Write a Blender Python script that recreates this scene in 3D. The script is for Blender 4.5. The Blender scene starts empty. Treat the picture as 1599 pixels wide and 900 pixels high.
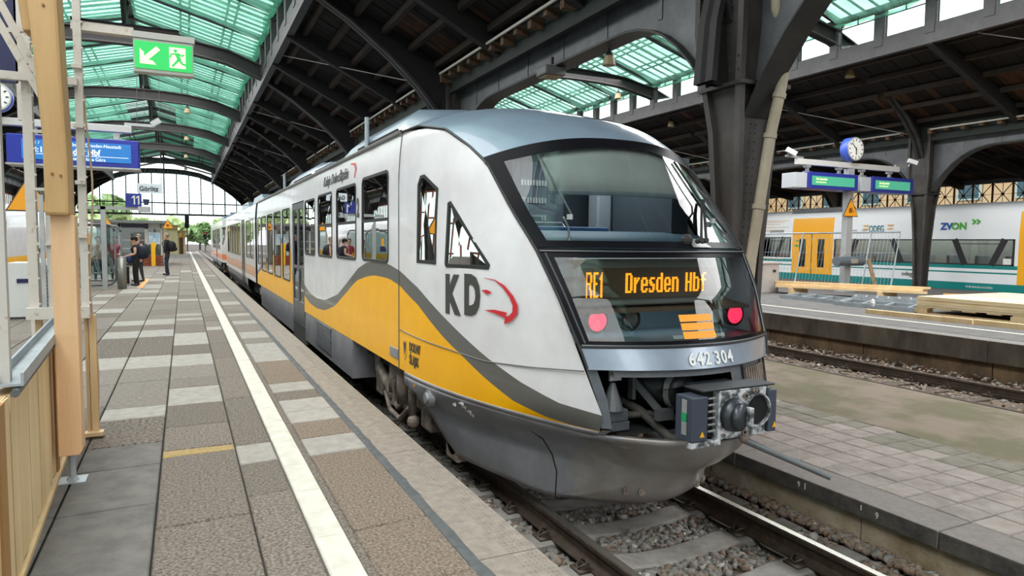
import bpy, bmesh, math, random
import numpy as np
from mathutils import Vector, Matrix
random.seed(7)
S = bpy.context.scene
COL = S.collection
# ---------------------------------------------------------------- camera
PITCH, YAW, ROLL, FPX = -0.06752, 0.44890, math.radians(.55), 1063.4
def _camera():
    cy, sy = math.cos(YAW), math.sin(YAW)
    f = Vector((sy*math.cos(PITCH), cy*math.cos(PITCH), math.sin(PITCH)))
    r = Vector((cy, -sy, 0)); u = r.cross(f)
    r2 = r*math.cos(ROLL)+u*math.sin(ROLL); u2 = -r*math.sin(ROLL)+u*math.cos(ROLL)
    cam = bpy.data.cameras.new('camera'); o = bpy.data.objects.new('camera', cam); COL.objects.link(o)
    m = Matrix.Identity(4)
    for i in range(3):
        m[i][0] = r2[i]; m[i][1] = u2[i]; m[i][2] = -f[i]
    m[0][3], m[1][3], m[2][3] = 0, 0, 1.62
    o.matrix_world = m
    cam.sensor_width = 36; cam.lens = FPX/1599*36; cam.clip_start = .05; cam.clip_end = 900
    S.camera = o
_camera()
# ---------------------------------------------------------------- world, light, exposure
SKY = 2.6
w = bpy.data.worlds.new('sky'); S.world = w; w.use_nodes = True
bg = w.node_tree.nodes['Background']; bg.inputs[0].default_value = (.93, .97, 1, 1); bg.inputs[1].default_value = SKY
def area(name, loc, sx, sy, power, col=(1, 1, 1), rot=(0, 0, 0)):
    l = bpy.data.lights.new(name, 'AREA'); l.shape = 'RECTANGLE'; l.size = sx; l.size_y = sy; l.energy = power; l.color = col
    o = bpy.data.objects.new(name, l); COL.objects.link(o); o.location = loc; o.rotation_euler = rot
    return o
# daylight that falls through the two glazed lanterns of the hall
area('lantern_daylight', (-1.7, 18, 9.0), 5.6, 90, 7600, (1, .94, .95))
area('lantern_daylight', (16, 18, 9.4), 6, 90, 12500, (1, .95, .96))
S.view_settings.view_transform = 'Standard'; S.view_settings.look = 'None'
S.view_settings.exposure = 0.12; S.view_settings.gamma = 1; S.view_settings.use_curve_mapping = False
S.cycles.max_bounces = 8; S.cycles.transparent_max_bounces = 16; S.cycles.diffuse_bounces = 4
S.cycles.caustics_reflective = False; S.cycles.caustics_refractive = False
S.cycles.sample_clamp_indirect = 6

# ---------------------------------------------------------------- materials
def lin(c):
    if isinstance(c, str):
        c = [int(c[i:i+2], 16)/255 for i in (0, 2, 4)]
        return tuple(x/12.92 if x <= .04045 else ((x+.055)/1.055)**2.4 for x in c)
    return tuple(c)
MATS = {}
def mat(name, c1, rough=.6, metal=0, c2=None, ns=0, bump=0, bs=None, stretch=(1, 1, 1), rnd=0, spec=.5, coat=0, detail=5, lo=.35, hi=.65):
    if name in MATS: return MATS[name]
    m = bpy.data.materials.new(name); m.use_nodes = True; nt = m.node_tree; N = nt.nodes; L = nt.links
    b = N['Principled BSDF']; c1 = lin(c1)
    b.inputs['Base Color'].default_value = (*c1, 1); b.inputs['Roughness'].default_value = rough; b.inputs['Metallic'].default_value = metal
    b.inputs['Specular IOR Level'].default_value = spec; b.inputs['Coat Weight'].default_value = coat; b.inputs['Coat Roughness'].default_value = .06
    out = None
    if ns or bump:
        tc = N.new('ShaderNodeTexCoord'); mp = N.new('ShaderNodeMapping'); mp.inputs['Scale'].default_value = stretch
        L.new(tc.outputs['Object'], mp.inputs['Vector'])
    if ns:
        t = N.new('ShaderNodeTexNoise'); t.inputs['Scale'].default_value = ns; t.inputs['Detail'].default_value = detail; t.inputs['Roughness'].default_value = .62
        L.new(mp.outputs[0], t.inputs['Vector'])
        r = N.new('ShaderNodeMapRange'); r.inputs['From Min'].default_value = lo; r.inputs['From Max'].default_value = hi
        L.new(t.outputs['Fac'], r.inputs['Value'])
        mx = N.new('ShaderNodeMix'); mx.data_type = 'RGBA'; mx.inputs['A'].default_value = (*c1, 1); mx.inputs['B'].default_value = (*lin(c2), 1)
        L.new(r.outputs[0], mx.inputs['Factor']); out = mx.outputs['Result']
    if rnd:
        oi = N.new('ShaderNodeObjectInfo'); r = N.new('ShaderNodeMapRange'); r.inputs['To Min'].default_value = 1-rnd; r.inputs['To Max'].default_value = 1+rnd
        L.new(oi.outputs['Random'], r.inputs['Value'])
        hs = N.new('ShaderNodeHueSaturation'); hs.inputs['Color'].default_value = (*c1, 1)
        if out: L.new(out, hs.inputs['Color'])
        L.new(r.outputs[0], hs.inputs['Value']); out = hs.outputs[0]
    if out: L.new(out, b.inputs['Base Color'])
    if bump:
        t = N.new('ShaderNodeTexNoise'); t.inputs['Scale'].default_value = bs or ns*4; t.inputs['Detail'].default_value = 4
        L.new(mp.outputs[0], t.inputs['Vector'])
        bp = N.new('ShaderNodeBump'); bp.inputs['Strength'].default_value = bump; bp.inputs['Distance'].default_value = .02
        L.new(t.outputs['Fac'], bp.inputs['Height']); L.new(bp.outputs[0], b.inputs['Normal'])
    MATS[name] = m; return m
def emit(name, c, s):
    if name in MATS: return MATS[name]
    m = bpy.data.materials.new(name); m.use_nodes = True; b = m.node_tree.nodes['Principled BSDF']
    b.inputs['Base Color'].default_value = (*[x*.4 for x in lin(c)], 1); b.inputs['Emission Color'].default_value = (*lin(c), 1); b.inputs['Emission Strength'].default_value = s
    b.inputs['Roughness'].default_value = .4
    MATS[name] = m; return m
def glass(name, tint, ior=1.45, rough=.0, gain=1.0):
    m = bpy.data.materials.new(name); m.use_nodes = True; nt = m.node_tree; N = nt.nodes; L = nt.links; N.clear()
    o = N.new('ShaderNodeOutputMaterial'); t = N.new('ShaderNodeBsdfTransparent'); t.inputs[0].default_value = (*lin(tint), 1)
    g = N.new('ShaderNodeBsdfGlossy'); g.inputs['Roughness'].default_value = rough; g.inputs[0].default_value = (1, 1, 1, 1)
    f = N.new('ShaderNodeFresnel'); f.inputs['IOR'].default_value = ior
    mu = N.new('ShaderNodeMath'); mu.operation = 'MULTIPLY'; mu.inputs[1].default_value = gain; mu.use_clamp = True
    L.new(f.outputs[0], mu.inputs[0])
    x = N.new('ShaderNodeMixShader'); L.new(mu.outputs[0], x.inputs[0]); L.new(t.outputs[0], x.inputs[1]); L.new(g.outputs[0], x.inputs[2]); L.new(x.outputs[0], o.inputs[0])
    MATS[name] = m; return m
def netmat(name, trans, body, fac):
    m = bpy.data.materials.new(name); m.use_nodes = True; nt = m.node_tree; N = nt.nodes; L = nt.links; N.clear()
    o = N.new('ShaderNodeOutputMaterial'); t = N.new('ShaderNodeBsdfTransparent'); t.inputs[0].default_value = (*lin(trans), 1)
    d = N.new('ShaderNodeBsdfTranslucent'); d.inputs[0].default_value = (*lin(body), 1)
    d2 = N.new('ShaderNodeBsdfDiffuse'); d2.inputs[0].default_value = (*lin(body), 1)
    x0 = N.new('ShaderNodeMixShader'); x0.inputs[0].default_value = .35; L.new(d.outputs[0], x0.inputs[1]); L.new(d2.outputs[0], x0.inputs[2])
    # mesh of the net: fine woven squares and folds
    tc = N.new('ShaderNodeTexCoord'); n = N.new('ShaderNodeTexNoise'); n.inputs['Scale'].default_value = 1.1; n.inputs['Detail'].default_value = 6
    mp = N.new('ShaderNodeMapping'); mp.inputs['Scale'].default_value = (.5, 2.2, 1)
    L.new(tc.outputs['Object'], mp.inputs[0]); L.new(mp.outputs[0], n.inputs['Vector'])
    r = N.new('ShaderNodeMapRange'); r.inputs['From Min'].default_value = .3; r.inputs['From Max'].default_value = .7; r.inputs['To Min'].default_value = fac-.22; r.inputs['To Max'].default_value = fac+.22
    L.new(n.outputs['Fac'], r.inputs[0])
    x = N.new('ShaderNodeMixShader'); L.new(r.outputs[0], x.inputs[0]); L.new(t.outputs[0], x.inputs[1]); L.new(x0.outputs[0], x.inputs[2]); L.new(x.outputs[0], o.inputs[0])
    MATS[name] = m; return m

# ---------------------------------------------------------------- mesh helpers
class MB:
    def __init__(s): s.v = []; s.f = []; s.m = []
    def add(s, vs, fs, mi=0):
        k = len(s.v); s.v += [tuple(p) for p in vs]; s.f += [tuple(i+k for i in f) for f in fs]; s.m += [mi]*len(fs); return s
    def box(s, x0, x1, y0, y1, z0, z1, mi=0):
        return s.add([(x, y, z) for z in (z0, z1) for y in (y0, y1) for x in (x0, x1)], [(0, 2, 3, 1), (4, 5, 7, 6), (0, 1, 5, 4), (2, 6, 7, 3), (0, 4, 6, 2), (1, 3, 7, 5)], mi)
    def bar(s, p, q, w, h, up=(0, 0, 1), mi=0):
        p, q, up = Vector(p), Vector(q), Vector(up); d = (q-p).normalized(); a = d.cross(up)
        if a.length < 1e-4: a = d.cross(Vector((1, 0, 0)))
        a.normalize(); b = a.cross(d).normalized(); a *= w/2; b *= h/2
        return s.add([p-a-b, p+a-b, p+a+b, p-a+b, q-a-b, q+a-b, q+a+b, q-a+b], [(3, 2, 1, 0), (4, 5, 6, 7), (0, 1, 5, 4), (1, 2, 6, 5), (2, 3, 7, 6), (3, 0, 4, 7)], mi)
    def cyl(s, p, q, r, r2=None, n=12, mi=0, caps=True):
        p, q = Vector(p), Vector(q); r2 = r if r2 is None else r2; d = (q-p).normalized()
        a = d.orthogonal().normalized(); b = d.cross(a); vs = []
        for c, rr in ((p, r), (q, r2)):
            vs += [c+(a*math.cos(2*math.pi*i/n)+b*math.sin(2*math.pi*i/n))*rr for i in range(n)]
        fs = [(i, (i+1) % n, n+(i+1) % n, n+i) for i in range(n)]
        if caps: fs += [tuple(range(n-1, -1, -1)), tuple(range(n, 2*n))]
        return s.add(vs, fs, mi)
    def tube(s, pts, r, n=8, mi=0, caps=True):
        pts = [Vector(p) for p in pts]; vs = []; a = None; m = len(pts)
        for i, p in enumerate(pts):
            d = (pts[min(i+1, m-1)]-pts[max(i-1, 0)]).normalized()
            a = d.orthogonal().normalized() if a is None else (a-d*a.dot(d)).normalized()
            b = d.cross(a); rr = r[i] if isinstance(r, (list, tuple)) else r
            vs += [p+(a*math.cos(2*math.pi*k/n)+b*math.sin(2*math.pi*k/n))*rr for k in range(n)]
        fs = [(i*n+k, i*n+(k+1) % n, (i+1)*n+(k+1) % n, (i+1)*n+k) for i in range(m-1) for k in range(n)]
        if caps: fs += [tuple(range(n-1, -1, -1)), tuple(range((m-1)*n, m*n))]
        return s.add(vs, fs, mi)
    def ball(s, c, r, n=10, mi=0, sc=(1, 1, 1)):
        c = Vector(c); m = n//2+1; vs = [c+Vector((0, 0, r*sc[2]))]
        for i in range(1, m):
            t = math.pi*i/m
            vs += [c+Vector((r*sc[0]*math.sin(t)*math.cos(2*math.pi*k/n), r*sc[1]*math.sin(t)*math.sin(2*math.pi*k/n), r*sc[2]*math.cos(t))) for k in range(n)]
        vs.append(c-Vector((0, 0, r*sc[2]))); e = len(vs)-1
        fs = [(0, 1+k, 1+(k+1) % n) for k in range(n)]
        fs += [(1+i*n+k, 1+(i+1)*n+k, 1+(i+1)*n+(k+1) % n, 1+i*n+(k+1) % n) for i in range(m-2) for k in range(n)]
        fs += [(1+(m-2)*n+(k+1) % n, 1+(m-2)*n+k, e) for k in range(n)]
        return s.add(vs, fs, mi)
    def prism(s, poly, fn, t0, t1, mi=0):
        """poly: 2D points; fn(u, v, t) -> 3D"""
        n = len(poly); vs = [fn(u, v, t0) for u, v in poly]+[fn(u, v, t1) for u, v in poly]
        fs = [tuple(range(n-1, -1, -1)), tuple(range(n, 2*n))]+[(i, (i+1) % n, n+(i+1) % n, n+i) for i in range(n)]
        return s.add(vs, fs, mi)
    def grid(s, P, mi=None, skip=None):
        """P[i][j] points"""
        a, b = len(P), len(P[0]); k = len(s.v)
        s.v += [tuple(p) for row in P for p in row]
        for i in range(a-1):
            for j in range(b-1):
                if skip and skip(i, j): continue
                s.f.append((k+i*b+j, k+i*b+j+1, k+(i+1)*b+j+1, k+(i+1)*b+j)); s.m.append(mi(i, j) if callable(mi) else (mi or 0))
        return s
    def build(s, name, mats, parent=None, smooth=False, bevel=0, solid=0):
        me = bpy.data.meshes.new(name); me.from_pydata(s.v, [], s.f)
        if not isinstance(mats, (list, tuple)): mats = [mats]
        for m in mats: me.materials.append(m)
        if len(mats) > 1: me.polygons.foreach_set('material_index', s.m)
        if smooth: me.polygons.foreach_set('use_smooth', [True]*len(me.polygons))
        return link(name, me, parent, bevel, solid)
def wloc(o):
    v = Vector((0, 0, 0))
    while o: v = v+o.location; o = o.parent
    return v
def link(name, me, parent=None, bevel=0, solid=0):
    o = bpy.data.objects.new(name, me); COL.objects.link(o)
    if parent: o.parent = parent; o.location = -wloc(parent)
    if solid:
        m = o.modifiers.new('solid', 'SOLIDIFY'); m.thickness = solid; m.offset = 0
    if bevel:
        m = o.modifiers.new('bevel', 'BEVEL'); m.width = bevel; m.segments = 2; m.limit_method = 'ANGLE'
    return o
def thing(name, label, cat, loc=(0, 0, 0), group=None):
    o = bpy.data.objects.new(name, None); COL.objects.link(o); o.location = loc; o.empty_display_size = .1
    return tag(o, label, cat, group)
def tag(o, label, cat, group=None):
    o['label'] = label; o['category'] = cat
    if group: o['group'] = group
    return o
def struct(o, label=None):
    o['kind'] = 'structure'
    if label: o['label'] = label
    return o
def sempty(name, label, loc=(0, 0, 0)):
    o = bpy.data.objects.new(name, None); COL.objects.link(o); o.location = loc
    return struct(o, label)
def stuff(o): o['kind'] = 'stuff'; return o
def copy_tree(o, loc=None, label=None, parent=None):
    c = o.copy(); COL.objects.link(c)
    if parent: c.parent = parent
    if loc is not None: c.location = loc
    if label: c['label'] = label
    for ch in list(o.children): copy_tree(ch, parent=c)
    return c
def text(body, size, loc, right, up, m, parent=None, sx=1, name='lettering', ext=.003, align='LEFT', shear=0, bold=0):
    c = bpy.data.curves.new(name, 'FONT'); c.body = body; c.size = size; c.extrude = ext; c.align_x = align; c.align_y = 'BOTTOM_BASELINE'; c.shear = shear; c.offset = bold
    c.resolution_u = 3; tmp = bpy.data.objects.new('tmp', c); me = bpy.data.meshes.new_from_object(tmp); bpy.data.objects.remove(tmp); bpy.data.curves.remove(c)
    me.name = name; me.materials.clear(); me.materials.append(m); o = bpy.data.objects.new(name, me); COL.objects.link(o)
    r, u = Vector(right).normalized(), Vector(up).normalized(); n = r.cross(u).normalized(); u = n.cross(r)
    M = Matrix.Identity(4); pl = wloc(parent) if parent else Vector((0, 0, 0))
    for i in range(3): M[i][0] = r[i]*sx; M[i][1] = u[i]; M[i][2] = n[i]; M[i][3] = loc[i]-pl[i]
    if parent: o.parent = parent
    o.matrix_local = M if parent else M
    if not parent: o.matrix_world = M
    return o
def lerp(a, b, t): return a+(b-a)*t
def interp(x, pts):
    if x <= pts[0][0]: return pts[0][1]
    for (a, b), (c, d) in zip(pts, pts[1:]):
        if x <= c: return b+(d-b)*(x-a)/(c-a)
    return pts[-1][1]

M_black = mat('black_paint', (.006, .006, .008), .3, spec=.05)
M_rubber = mat('black_rubber', (.015, .015, .016), .6)
M_iron = mat('dark_painted_iron', '2b2c2e', .55, .2, '3a3936', 3, .15, 30)
M_irongrey = mat('grey_painted_iron', '67696c', .5, .2, '56575a', 2.5, .15, 30)
M_steel = mat('galvanised_steel', 'aeb6bd', .45, .3, '98a0a6', 6)
M_alu = mat('brushed_aluminium', 'b4b6b6', .4, .5, 'a3a5a6', 8)
M_white = mat('white_paint', 'dcdcda', .45)
M_cream = mat('cream_painted_iron', 'cfc7be', .5, 0, 'a18d7c', 14, .1, 40, lo=.58, hi=.72)
M_blue = mat('station_sign_blue', '1c2a84', .4)
M_navy = mat('navy_panel', '141b4a', .5)
M_yellow = mat('signal_yellow', 'e8a712', .45)
M_wood = mat('pale_spruce', 'dfc49a', .6, 0, 'cfae80', 3, .1, 30, (1, 1, .12))
M_woodlight = mat('fresh_sawn_timber', 'e6d2ae', .6, 0, 'd8c096', 4, .1, 30, (.3, .3, 1))
M_darkglass = None
G_train = glass('train_window_glass', '87918f', 1.5, 0, .85)
G_wind = glass('windscreen_glass', 'd3dcdd', 1.45, 0, 1.0)
G_clear = glass('clear_glass', 'dfe8e6', 1.45, 0, .8)
G_roof = glass('roof_glazing', 'e6f2ee', 1.3, .1, .4)

def one(x, z, h, y, m, parent, name='lettering'):
    """a figure 1 with its flag, facing the lens"""
    w = h*.13; MB().prism([(x, z), (x+w, z), (x+w, z+h), (x, z+h), (x-h*.2, z+h*.8), (x-h*.2, z+h*.68), (x, z+h*.8)], lambda u, v, t: (u, y+t, v), -.004, 0).build(name, m, parent)
# ================================================================ SETTING: platforms and tracks
TC = 3.44
Z_T = -.60
M_conc = mat('concrete', '8a857e', .85, 0, '6f6a64', 4, .3, 40)
M_ground = mat('track_dirt', '54493f', .95, 0, '3a332d', 5, .5, 40)
SL = dict(
 L=mat('light_concrete_slab', 'a29c96', .85, 0, '908a84', 9, .25, 120, rnd=.05),
 P=mat('pebble_slab', '9b8f85', .9, 0, '594f48', 55, .9, 140, rnd=.10, lo=.36, hi=.64),
 B=mat('brown_pebble_slab', 'a59384', .9, 0, '655648', 60, .9, 150, rnd=.08, lo=.36, hi=.64),
 D=mat('worn_grey_slab', '857c75', .9, 0, '6c645e', 22, .4, 90, rnd=.08),
 K=mat('dark_grey_slab', '6f6c68', .85, 0, '5b5855', 6, .2, 60, rnd=.06),
 G=mat('coarse_gravel_slab', '8d8279', .95, 0, '4a413c', 38, 1, 60, rnd=.05, lo=.38, hi=.62))
M_joint = mat('joint_sand', '3d3935', .95)
plat = sempty('platform', 'grey slab paved platform left of the yellow and white train')
MB().box(-5.0, 1.60, -6, 96, -.9, -.035).box(1.5, 1.62, -6, 96, -.9, -.2).build('platform_base', M_joint, plat)
def slab(x0, x1, y0, y1, k, name='paving_slab', g=.006, par=plat, zt=0, th=.04, mats=SL, sk=0, tilt=.0025):
    dz = random.uniform(-tilt, tilt); m = MB(); b = .008
    x0 += g; x1 -= g; y0 += g; y1 -= g; s = sk*(x1-x0)
    zb = zt-th; t = zt+dz
    m.add([(x0, y0, zb), (x1, y0+s, zb), (x1, y1+s, zb), (x0, y1, zb), (x0, y0, t-b), (x1, y0+s, t-b), (x1, y1+s, t-b), (x0, y1, t-b),
           (x0+b, y0+b, t), (x1-b, y0+b+s, t), (x1-b, y1-b+s, t), (x0+b, y1-b, t)],
          [(0, 1, 5, 4), (1, 2, 6, 5), (2, 3, 7, 6), (3, 0, 4, 7), (4, 5, 9, 8), (5, 6, 10, 9), (6, 7, 11, 10), (7, 4, 8, 11), (8, 9, 10, 11)])
    return m.build(name, mats[k] if isinstance(mats, dict) else mats, par)
rows = {
 (-.18, .33): [(2.2, 'P'), (3.1, 'P'), (4.2, 'P'), (5.57, 'Y'), (5.73, 'P'), (6.45, 'P'), (7.31, 'L'), (8.17, 'D'), (8.69, 'D'), (9.58, 'L'), (10.51, 'P'), (11.47, 'L'), (12.94, 'P'), (14.1, 'D'), (15.0, 'L'), (15.35, 'D'), (15.85, 'L'), (16.3, 'D')],
 (-.71, -.18): [(2.2, 'K'), (3.4, 'K'), (4.6, 'K'), (5.42, 'K'), (6.02, 'G'), (6.9, 'L'), (7.36, 'D'), (8.67, 'D'), (9.59, 'L'), (10.57, 'G'), (12.61, 'L'), (13.55, 'P'), (14.4, 'L'), (15.38, 'D')],
 (-1.24, -.71): [(2.2, 'K'), (3.4, 'K'), (4.6, 'K'), (5.9, 'P'), (7.5, 'D'), (8.6, 'D'), (9.62, 'L'), (10.57, 'G'), (12.6, 'L'), (13.5, 'P'), (14.4, 'L'), (15.2, 'D')],
 (-1.77, -1.24): [(3.6, 'P'), (4.6, 'D'), (6, 'D'), (7.5, 'P'), (8.6, 'L'), (10.5, 'D'), (12.6, 'P'), (14.0, 'D')],
 (-2.3, -1.77): [(4.6, 'D'), (6, 'D'), (7.5, 'L'), (9, 'P'), (10.5, 'D'), (12, 'D')],
 (.33, .60): [(2.2, 'P'), (4.5, 'P'), (5.18, 'L'), (5.66, 'P'), (7.4, 'P'), (8.6, 'P'), (10, 'P'), (11.5, 'P'), (13.2, 'L'), (13.7, 'D')],
 (.82, 1.27): [(2.2, 'B'), (3.0, 'B'), (3.72, 'B'), (5.18, 'L'), (5.65, 'B'), (6.17, 'L'), (6.6, 'L'), (7.1, 'P'), (7.52, 'L'), (8.0, 'B'), (8.5, 'B'), (9.5, 'L'), (11.25, 'D'), (11.86, 'L'), (12.7, 'D'), (13.9, 'L'), (14.5, 'D')],
}
M_yp = mat('worn_yellow_paint', 'b8964a', .9, 0, '8d7f6c', 30, .5, 120)
def near_rows(cx, lst):
    x0, x1 = cx; lst = list(lst); y = lst[-1][0]
    while y < 22:
        y += random.choice((.48, .55, .96, 1.0)); lst.append((y, random.choice('DDDPLD')))
    for (a, k), (b, _) in zip(lst, lst[1:]):
        if k == 'Y': slab(x0, x1, a, b, 0, mats=M_yp, name='yellow_strip')
        else: slab(x0, x1, a, b, k, sk=.05 if x0 < .3 else .09, g=.006 if x0 < .3 else .004)
    return lst[-1][0]
ends = {c: near_rows(c, l) for c, l in rows.items()}
y = 2.4
M_wl = mat('white_guide_slab', 'd3cdc2', .7, 0, 'bfb9ae', 7, .1, 60)
while y < 24:
    L = random.choice((.55, .75, .8)); slab(.605, .775, y, y+L, 0, mats=M_wl, name='white_guide_slab', zt=.004, g=.002); y += L
MB().box(.60, .77, 24, 95, -.03, .004).build('white_guide_line', M_wl, plat)
m = MB()
for yy in np.arange(2.2, 20, .8): m.box(.776, .818, yy+.004, yy+.796, -.03, -.002)
m.build('filler_strip', SL['P'], plat)
far = {k: MB() for k in 'LPD'}
for cx in [(-4.95+.53*i, -4.42+.53*i) for i in range(5)]+list(rows):
    yy = ends.get(cx, 5.0 if cx[0] < -2.3 else 5)
    while yy < 95:
        L = random.choice((.5, .5, 1.0, 1.0)) if yy < 40 else 2; far[random.choice('PDDDDL' if yy < 40 else 'DDPD')].box(cx[0]+.006, cx[1]-.006, yy+.006, yy+L-.006, -.03, random.uniform(-.002, .001)); yy += L
for k, mm in far.items(): stuff(mm.build('far_paving', SL[k], plat))
m = MB()
for yy in np.arange(20, 95, 1): m.box(.775, .82, yy, yy+.99, -.03, -.001)
m.build('filler_strip', SL['D'], plat)
M_edge = mat('textured_kerb_stone', '90857b', .75, 0, '7a7068', 14, .2, 60)
M_tar = mat('tar_seam', '565759', .8, 0, '45474a', 12)
y = 1.2; k = 0
while y < 95:
    L = (1.9 if y < 14 else 4); m = MB().box(1.315, 1.655, y+.004, y+L-.004, -.16, 0)
    if y < 9:       # raised tread of the kerb stones
        for j in range(int(L/.036)):
            for i in range(6):
                X = 1.50+i*.026; Y = y+.02+j*.036; m.add([(X-.008, Y, .0), (X, Y-.014, .0), (X+.008, Y, .0), (X, Y+.014, .0), (X, Y, .006)], [(0, 1, 4), (1, 2, 4), (2, 3, 4), (3, 0, 4)])
    m.build('kerb_stone', M_edge, plat); y += L
m = MB(); P = []
for i in range(240):
    yy = 1.2+i*.1; P.append([(1.268-abs(random.gauss(0, .006)), yy, -.004), (1.29, yy, .003), (1.322+abs(random.gauss(0, .006)), yy, .001)])
m.grid(P); m.box(1.27, 1.315, 25, 95, -.03, 0); m.build('tar_seam', M_tar, plat)

# ---------------------------------------------------------------- tracks
M_rail = mat('rusty_rail', '4a3d34', .6, .3, '35291f', 12, .1, 60); M_railtop = mat('polished_rail_head', 'b9b4ac', .25, .9)
M_sleeper = mat('concrete_sleeper', '8a8580', .85, 0, '716b65', 7, .2, 60)
M_stone = [mat('ballast_stone_grey', '827d78', .9, 0, '66625d', 20, 0), mat('ballast_stone_brown', '857364', .9, 0, '645448', 20, 0), mat('ballast_stone_pale', 'a19c95', .9)]
def rail_mb(x, y0, y1):
    pr = [(-.075, 0), (.075, 0), (.075, .012), (.02, .03), (.012, .045), (.012, .12), (.034, .13), (.036, .16), (.028, .17), (-.028, .17), (-.036, .16), (-.034, .13), (-.012, .12), (-.012, .045), (-.02, .03), (-.075, .012)]
    n = len(pr); m = MB(); vs = [(x+a, yy, Z_T-.17+b) for yy in (y0, y1) for a, b in pr]
    for i in range(n): m.add([vs[i], vs[(i+1) % n], vs[n+(i+1) % n], vs[n+i]], [(3, 2, 1, 0)], 1 if i == 8 else 0)
    m.add(vs[:n], [tuple(range(n))]); m.add(vs[n:], [tuple(range(n-1, -1, -1))])
    return m
def stone_np(n, boxes, size, zfun, seed):
    rg = np.random.default_rng(seed)
    bv = np.array([(x, y, z) for z in (-.72, .72) for y in (-.8, .8) for x in (-.95, .95)], float)
    bf = np.array([(0, 2, 3), (0, 3, 1), (4, 5, 7), (4, 7, 6), (0, 1, 5), (0, 5, 4), (2, 6, 7), (2, 7, 3), (0, 4, 6), (0, 6, 2), (1, 3, 7), (1, 7, 5)])
    ar = np.array([(b[1]-b[0])*(b[3]-b[2]) for b in boxes]); cnt = rg.multinomial(n, ar/ar.sum()); c = []
    for b, k in zip(boxes, cnt): c.append(np.stack([rg.uniform(b[0], b[1], k), rg.uniform(b[2], b[3], k)], 1))
    c = np.concatenate(c); n = len(c)
    V = bv[None]*(1+rg.uniform(-.55, .30, (n, 8, 3))); V = V*(rg.uniform(.6, 1.25, (n, 1, 3)))*size*rg.uniform(.7, 1.25, (n, 1, 1))
    a = rg.uniform(0, 6.28, n); b = rg.uniform(-1.2, 1.2, n)
    ca, sa, cb, sb = np.cos(a), np.sin(a), np.cos(b), np.sin(b)
    x, y, z = V[..., 0], V[..., 1], V[..., 2]; y, z = y*cb[:, None]-z*sb[:, None], y*sb[:, None]+z*cb[:, None]; x, y = x*ca[:, None]-y*sa[:, None], x*sa[:, None]+y*ca[:, None]
    zz = np.array([zfun(p[0], p[1]) for p in c])+rg.uniform(-.012, .012, n)
    W = np.stack([x+c[:, 0:1], y+c[:, 1:2], z+zz[:, None]], -1)
    k = rg.choice(3, n, p=(.70, .22, .08)); k = np.where((c[:, 0] > 4.2) & (rg.random(n) < .6), 1, k)
    return W, bf, k
def stones_join(name, W, bf, mi, parent):
    n = len(W); me = bpy.data.meshes.new(name); V = W.reshape(-1, 3); Fc = (bf[None]+8*np.arange(n)[:, None, None]).reshape(-1, 3)
    me.vertices.add(len(V)); me.vertices.foreach_set('co', V.ravel()); me.loops.add(Fc.size); me.loops.foreach_set('vertex_index', Fc.ravel().astype(np.int32))
    me.polygons.add(len(Fc)); me.polygons.foreach_set('loop_start', np.arange(0, Fc.size, 3, dtype=np.int32)); me.polygons.foreach_set('loop_total', np.full(len(Fc), 3, np.int32))
    for m in M_stone: me.materials.append(m)
    me.polygons.foreach_set('material_index', np.repeat(mi, 12).astype(np.int32)); me.update(calc_edges=True); me.validate()
    return stuff(link(name, me, parent))
track = sempty('railway_track', 'track with concrete sleepers under the yellow and white train')
MB().box(1.62, 4.95, -4, 96, -1.1, -.83).build('track_bed', M_ground, track)
for x in (TC-.7535, TC+.7535): rail_mb(x, -3, 140).build('rail', [M_rail, M_railtop], track)
def sleeper_mb(y):
    m = MB(); xs = [-1.3, -1.26, -.98, -.5, -.3, 0, .3, .5, .98, 1.26, 1.3]; zs = [-.80, -.785, -.772, -.772, -.80, -.815, -.80, -.772, -.772, -.785, -.80]
    P = [[(TC+x, y-.15, -.95), (TC+x, y-.13, z-.012), (TC+x, y-.105, z), (TC+x, y+.105, z), (TC+x, y+.13, z-.012), (TC+x, y+.15, -.95)] for x, z in zip(xs, zs)]
    m.grid(P); m.add(P[0], [(0, 1, 2, 3, 4, 5)]); m.add(P[-1], [(5, 4, 3, 2, 1, 0)]); return m
ysl = [1.72, 2.33, 2.93, 3.53, 4.13, 4.73, 5.33, 5.93, 6.53, 7.13, 7.73, 8.33]+[8.93+.6*i for i in range(24)]
M_clip = mat('rusty_clip', '4f443c', .6, .5)
clip0 = None
for y in ysl:
    s = sleeper_mb(y).build('sleeper', M_sleeper, track)
    if y > 13: continue
    for x in (TC-.7535, TC+.7535):
        for sd in (-1, 1):
            if clip0 is None:
                pts = [(sd*.05, -.06, .025), (sd*.09, -.05, .05), (sd*.14, -.02, .03), (sd*.15, .02, .02), (sd*.12, .05, .055), (sd*.08, .05, .05), (sd*.07, .02, .03)]
                c = MB().tube([(p[0]*sd, p[1], p[2]) for p in pts], .009, 6).box(.07, .17, -.07, .07, -.01, .012).build('rail_clip', M_clip, track, True); clip0 = c
            else:
                c = clip0.copy(); COL.objects.link(c)
            c.location = (x, y, -.765); c.rotation_euler = (0, 0, 0 if sd > 0 else math.pi)
def zb(x, y):
    d = min(abs(y-q) for q in ysl); base = -.822 if d > .16 else -.875
    return base if abs(x-TC) < 1.3 else -.815+(.05 if x > TC else 0)
W, bf, mi = stone_np(19000, [(1.68, 2.60, 1.4, 9), (2.80, 4.08, 1.4, 6.2), (4.28, 4.84, 1.4, 9), (4.28, 4.84, 1.4, 7)], .031, zb, 3)
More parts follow.
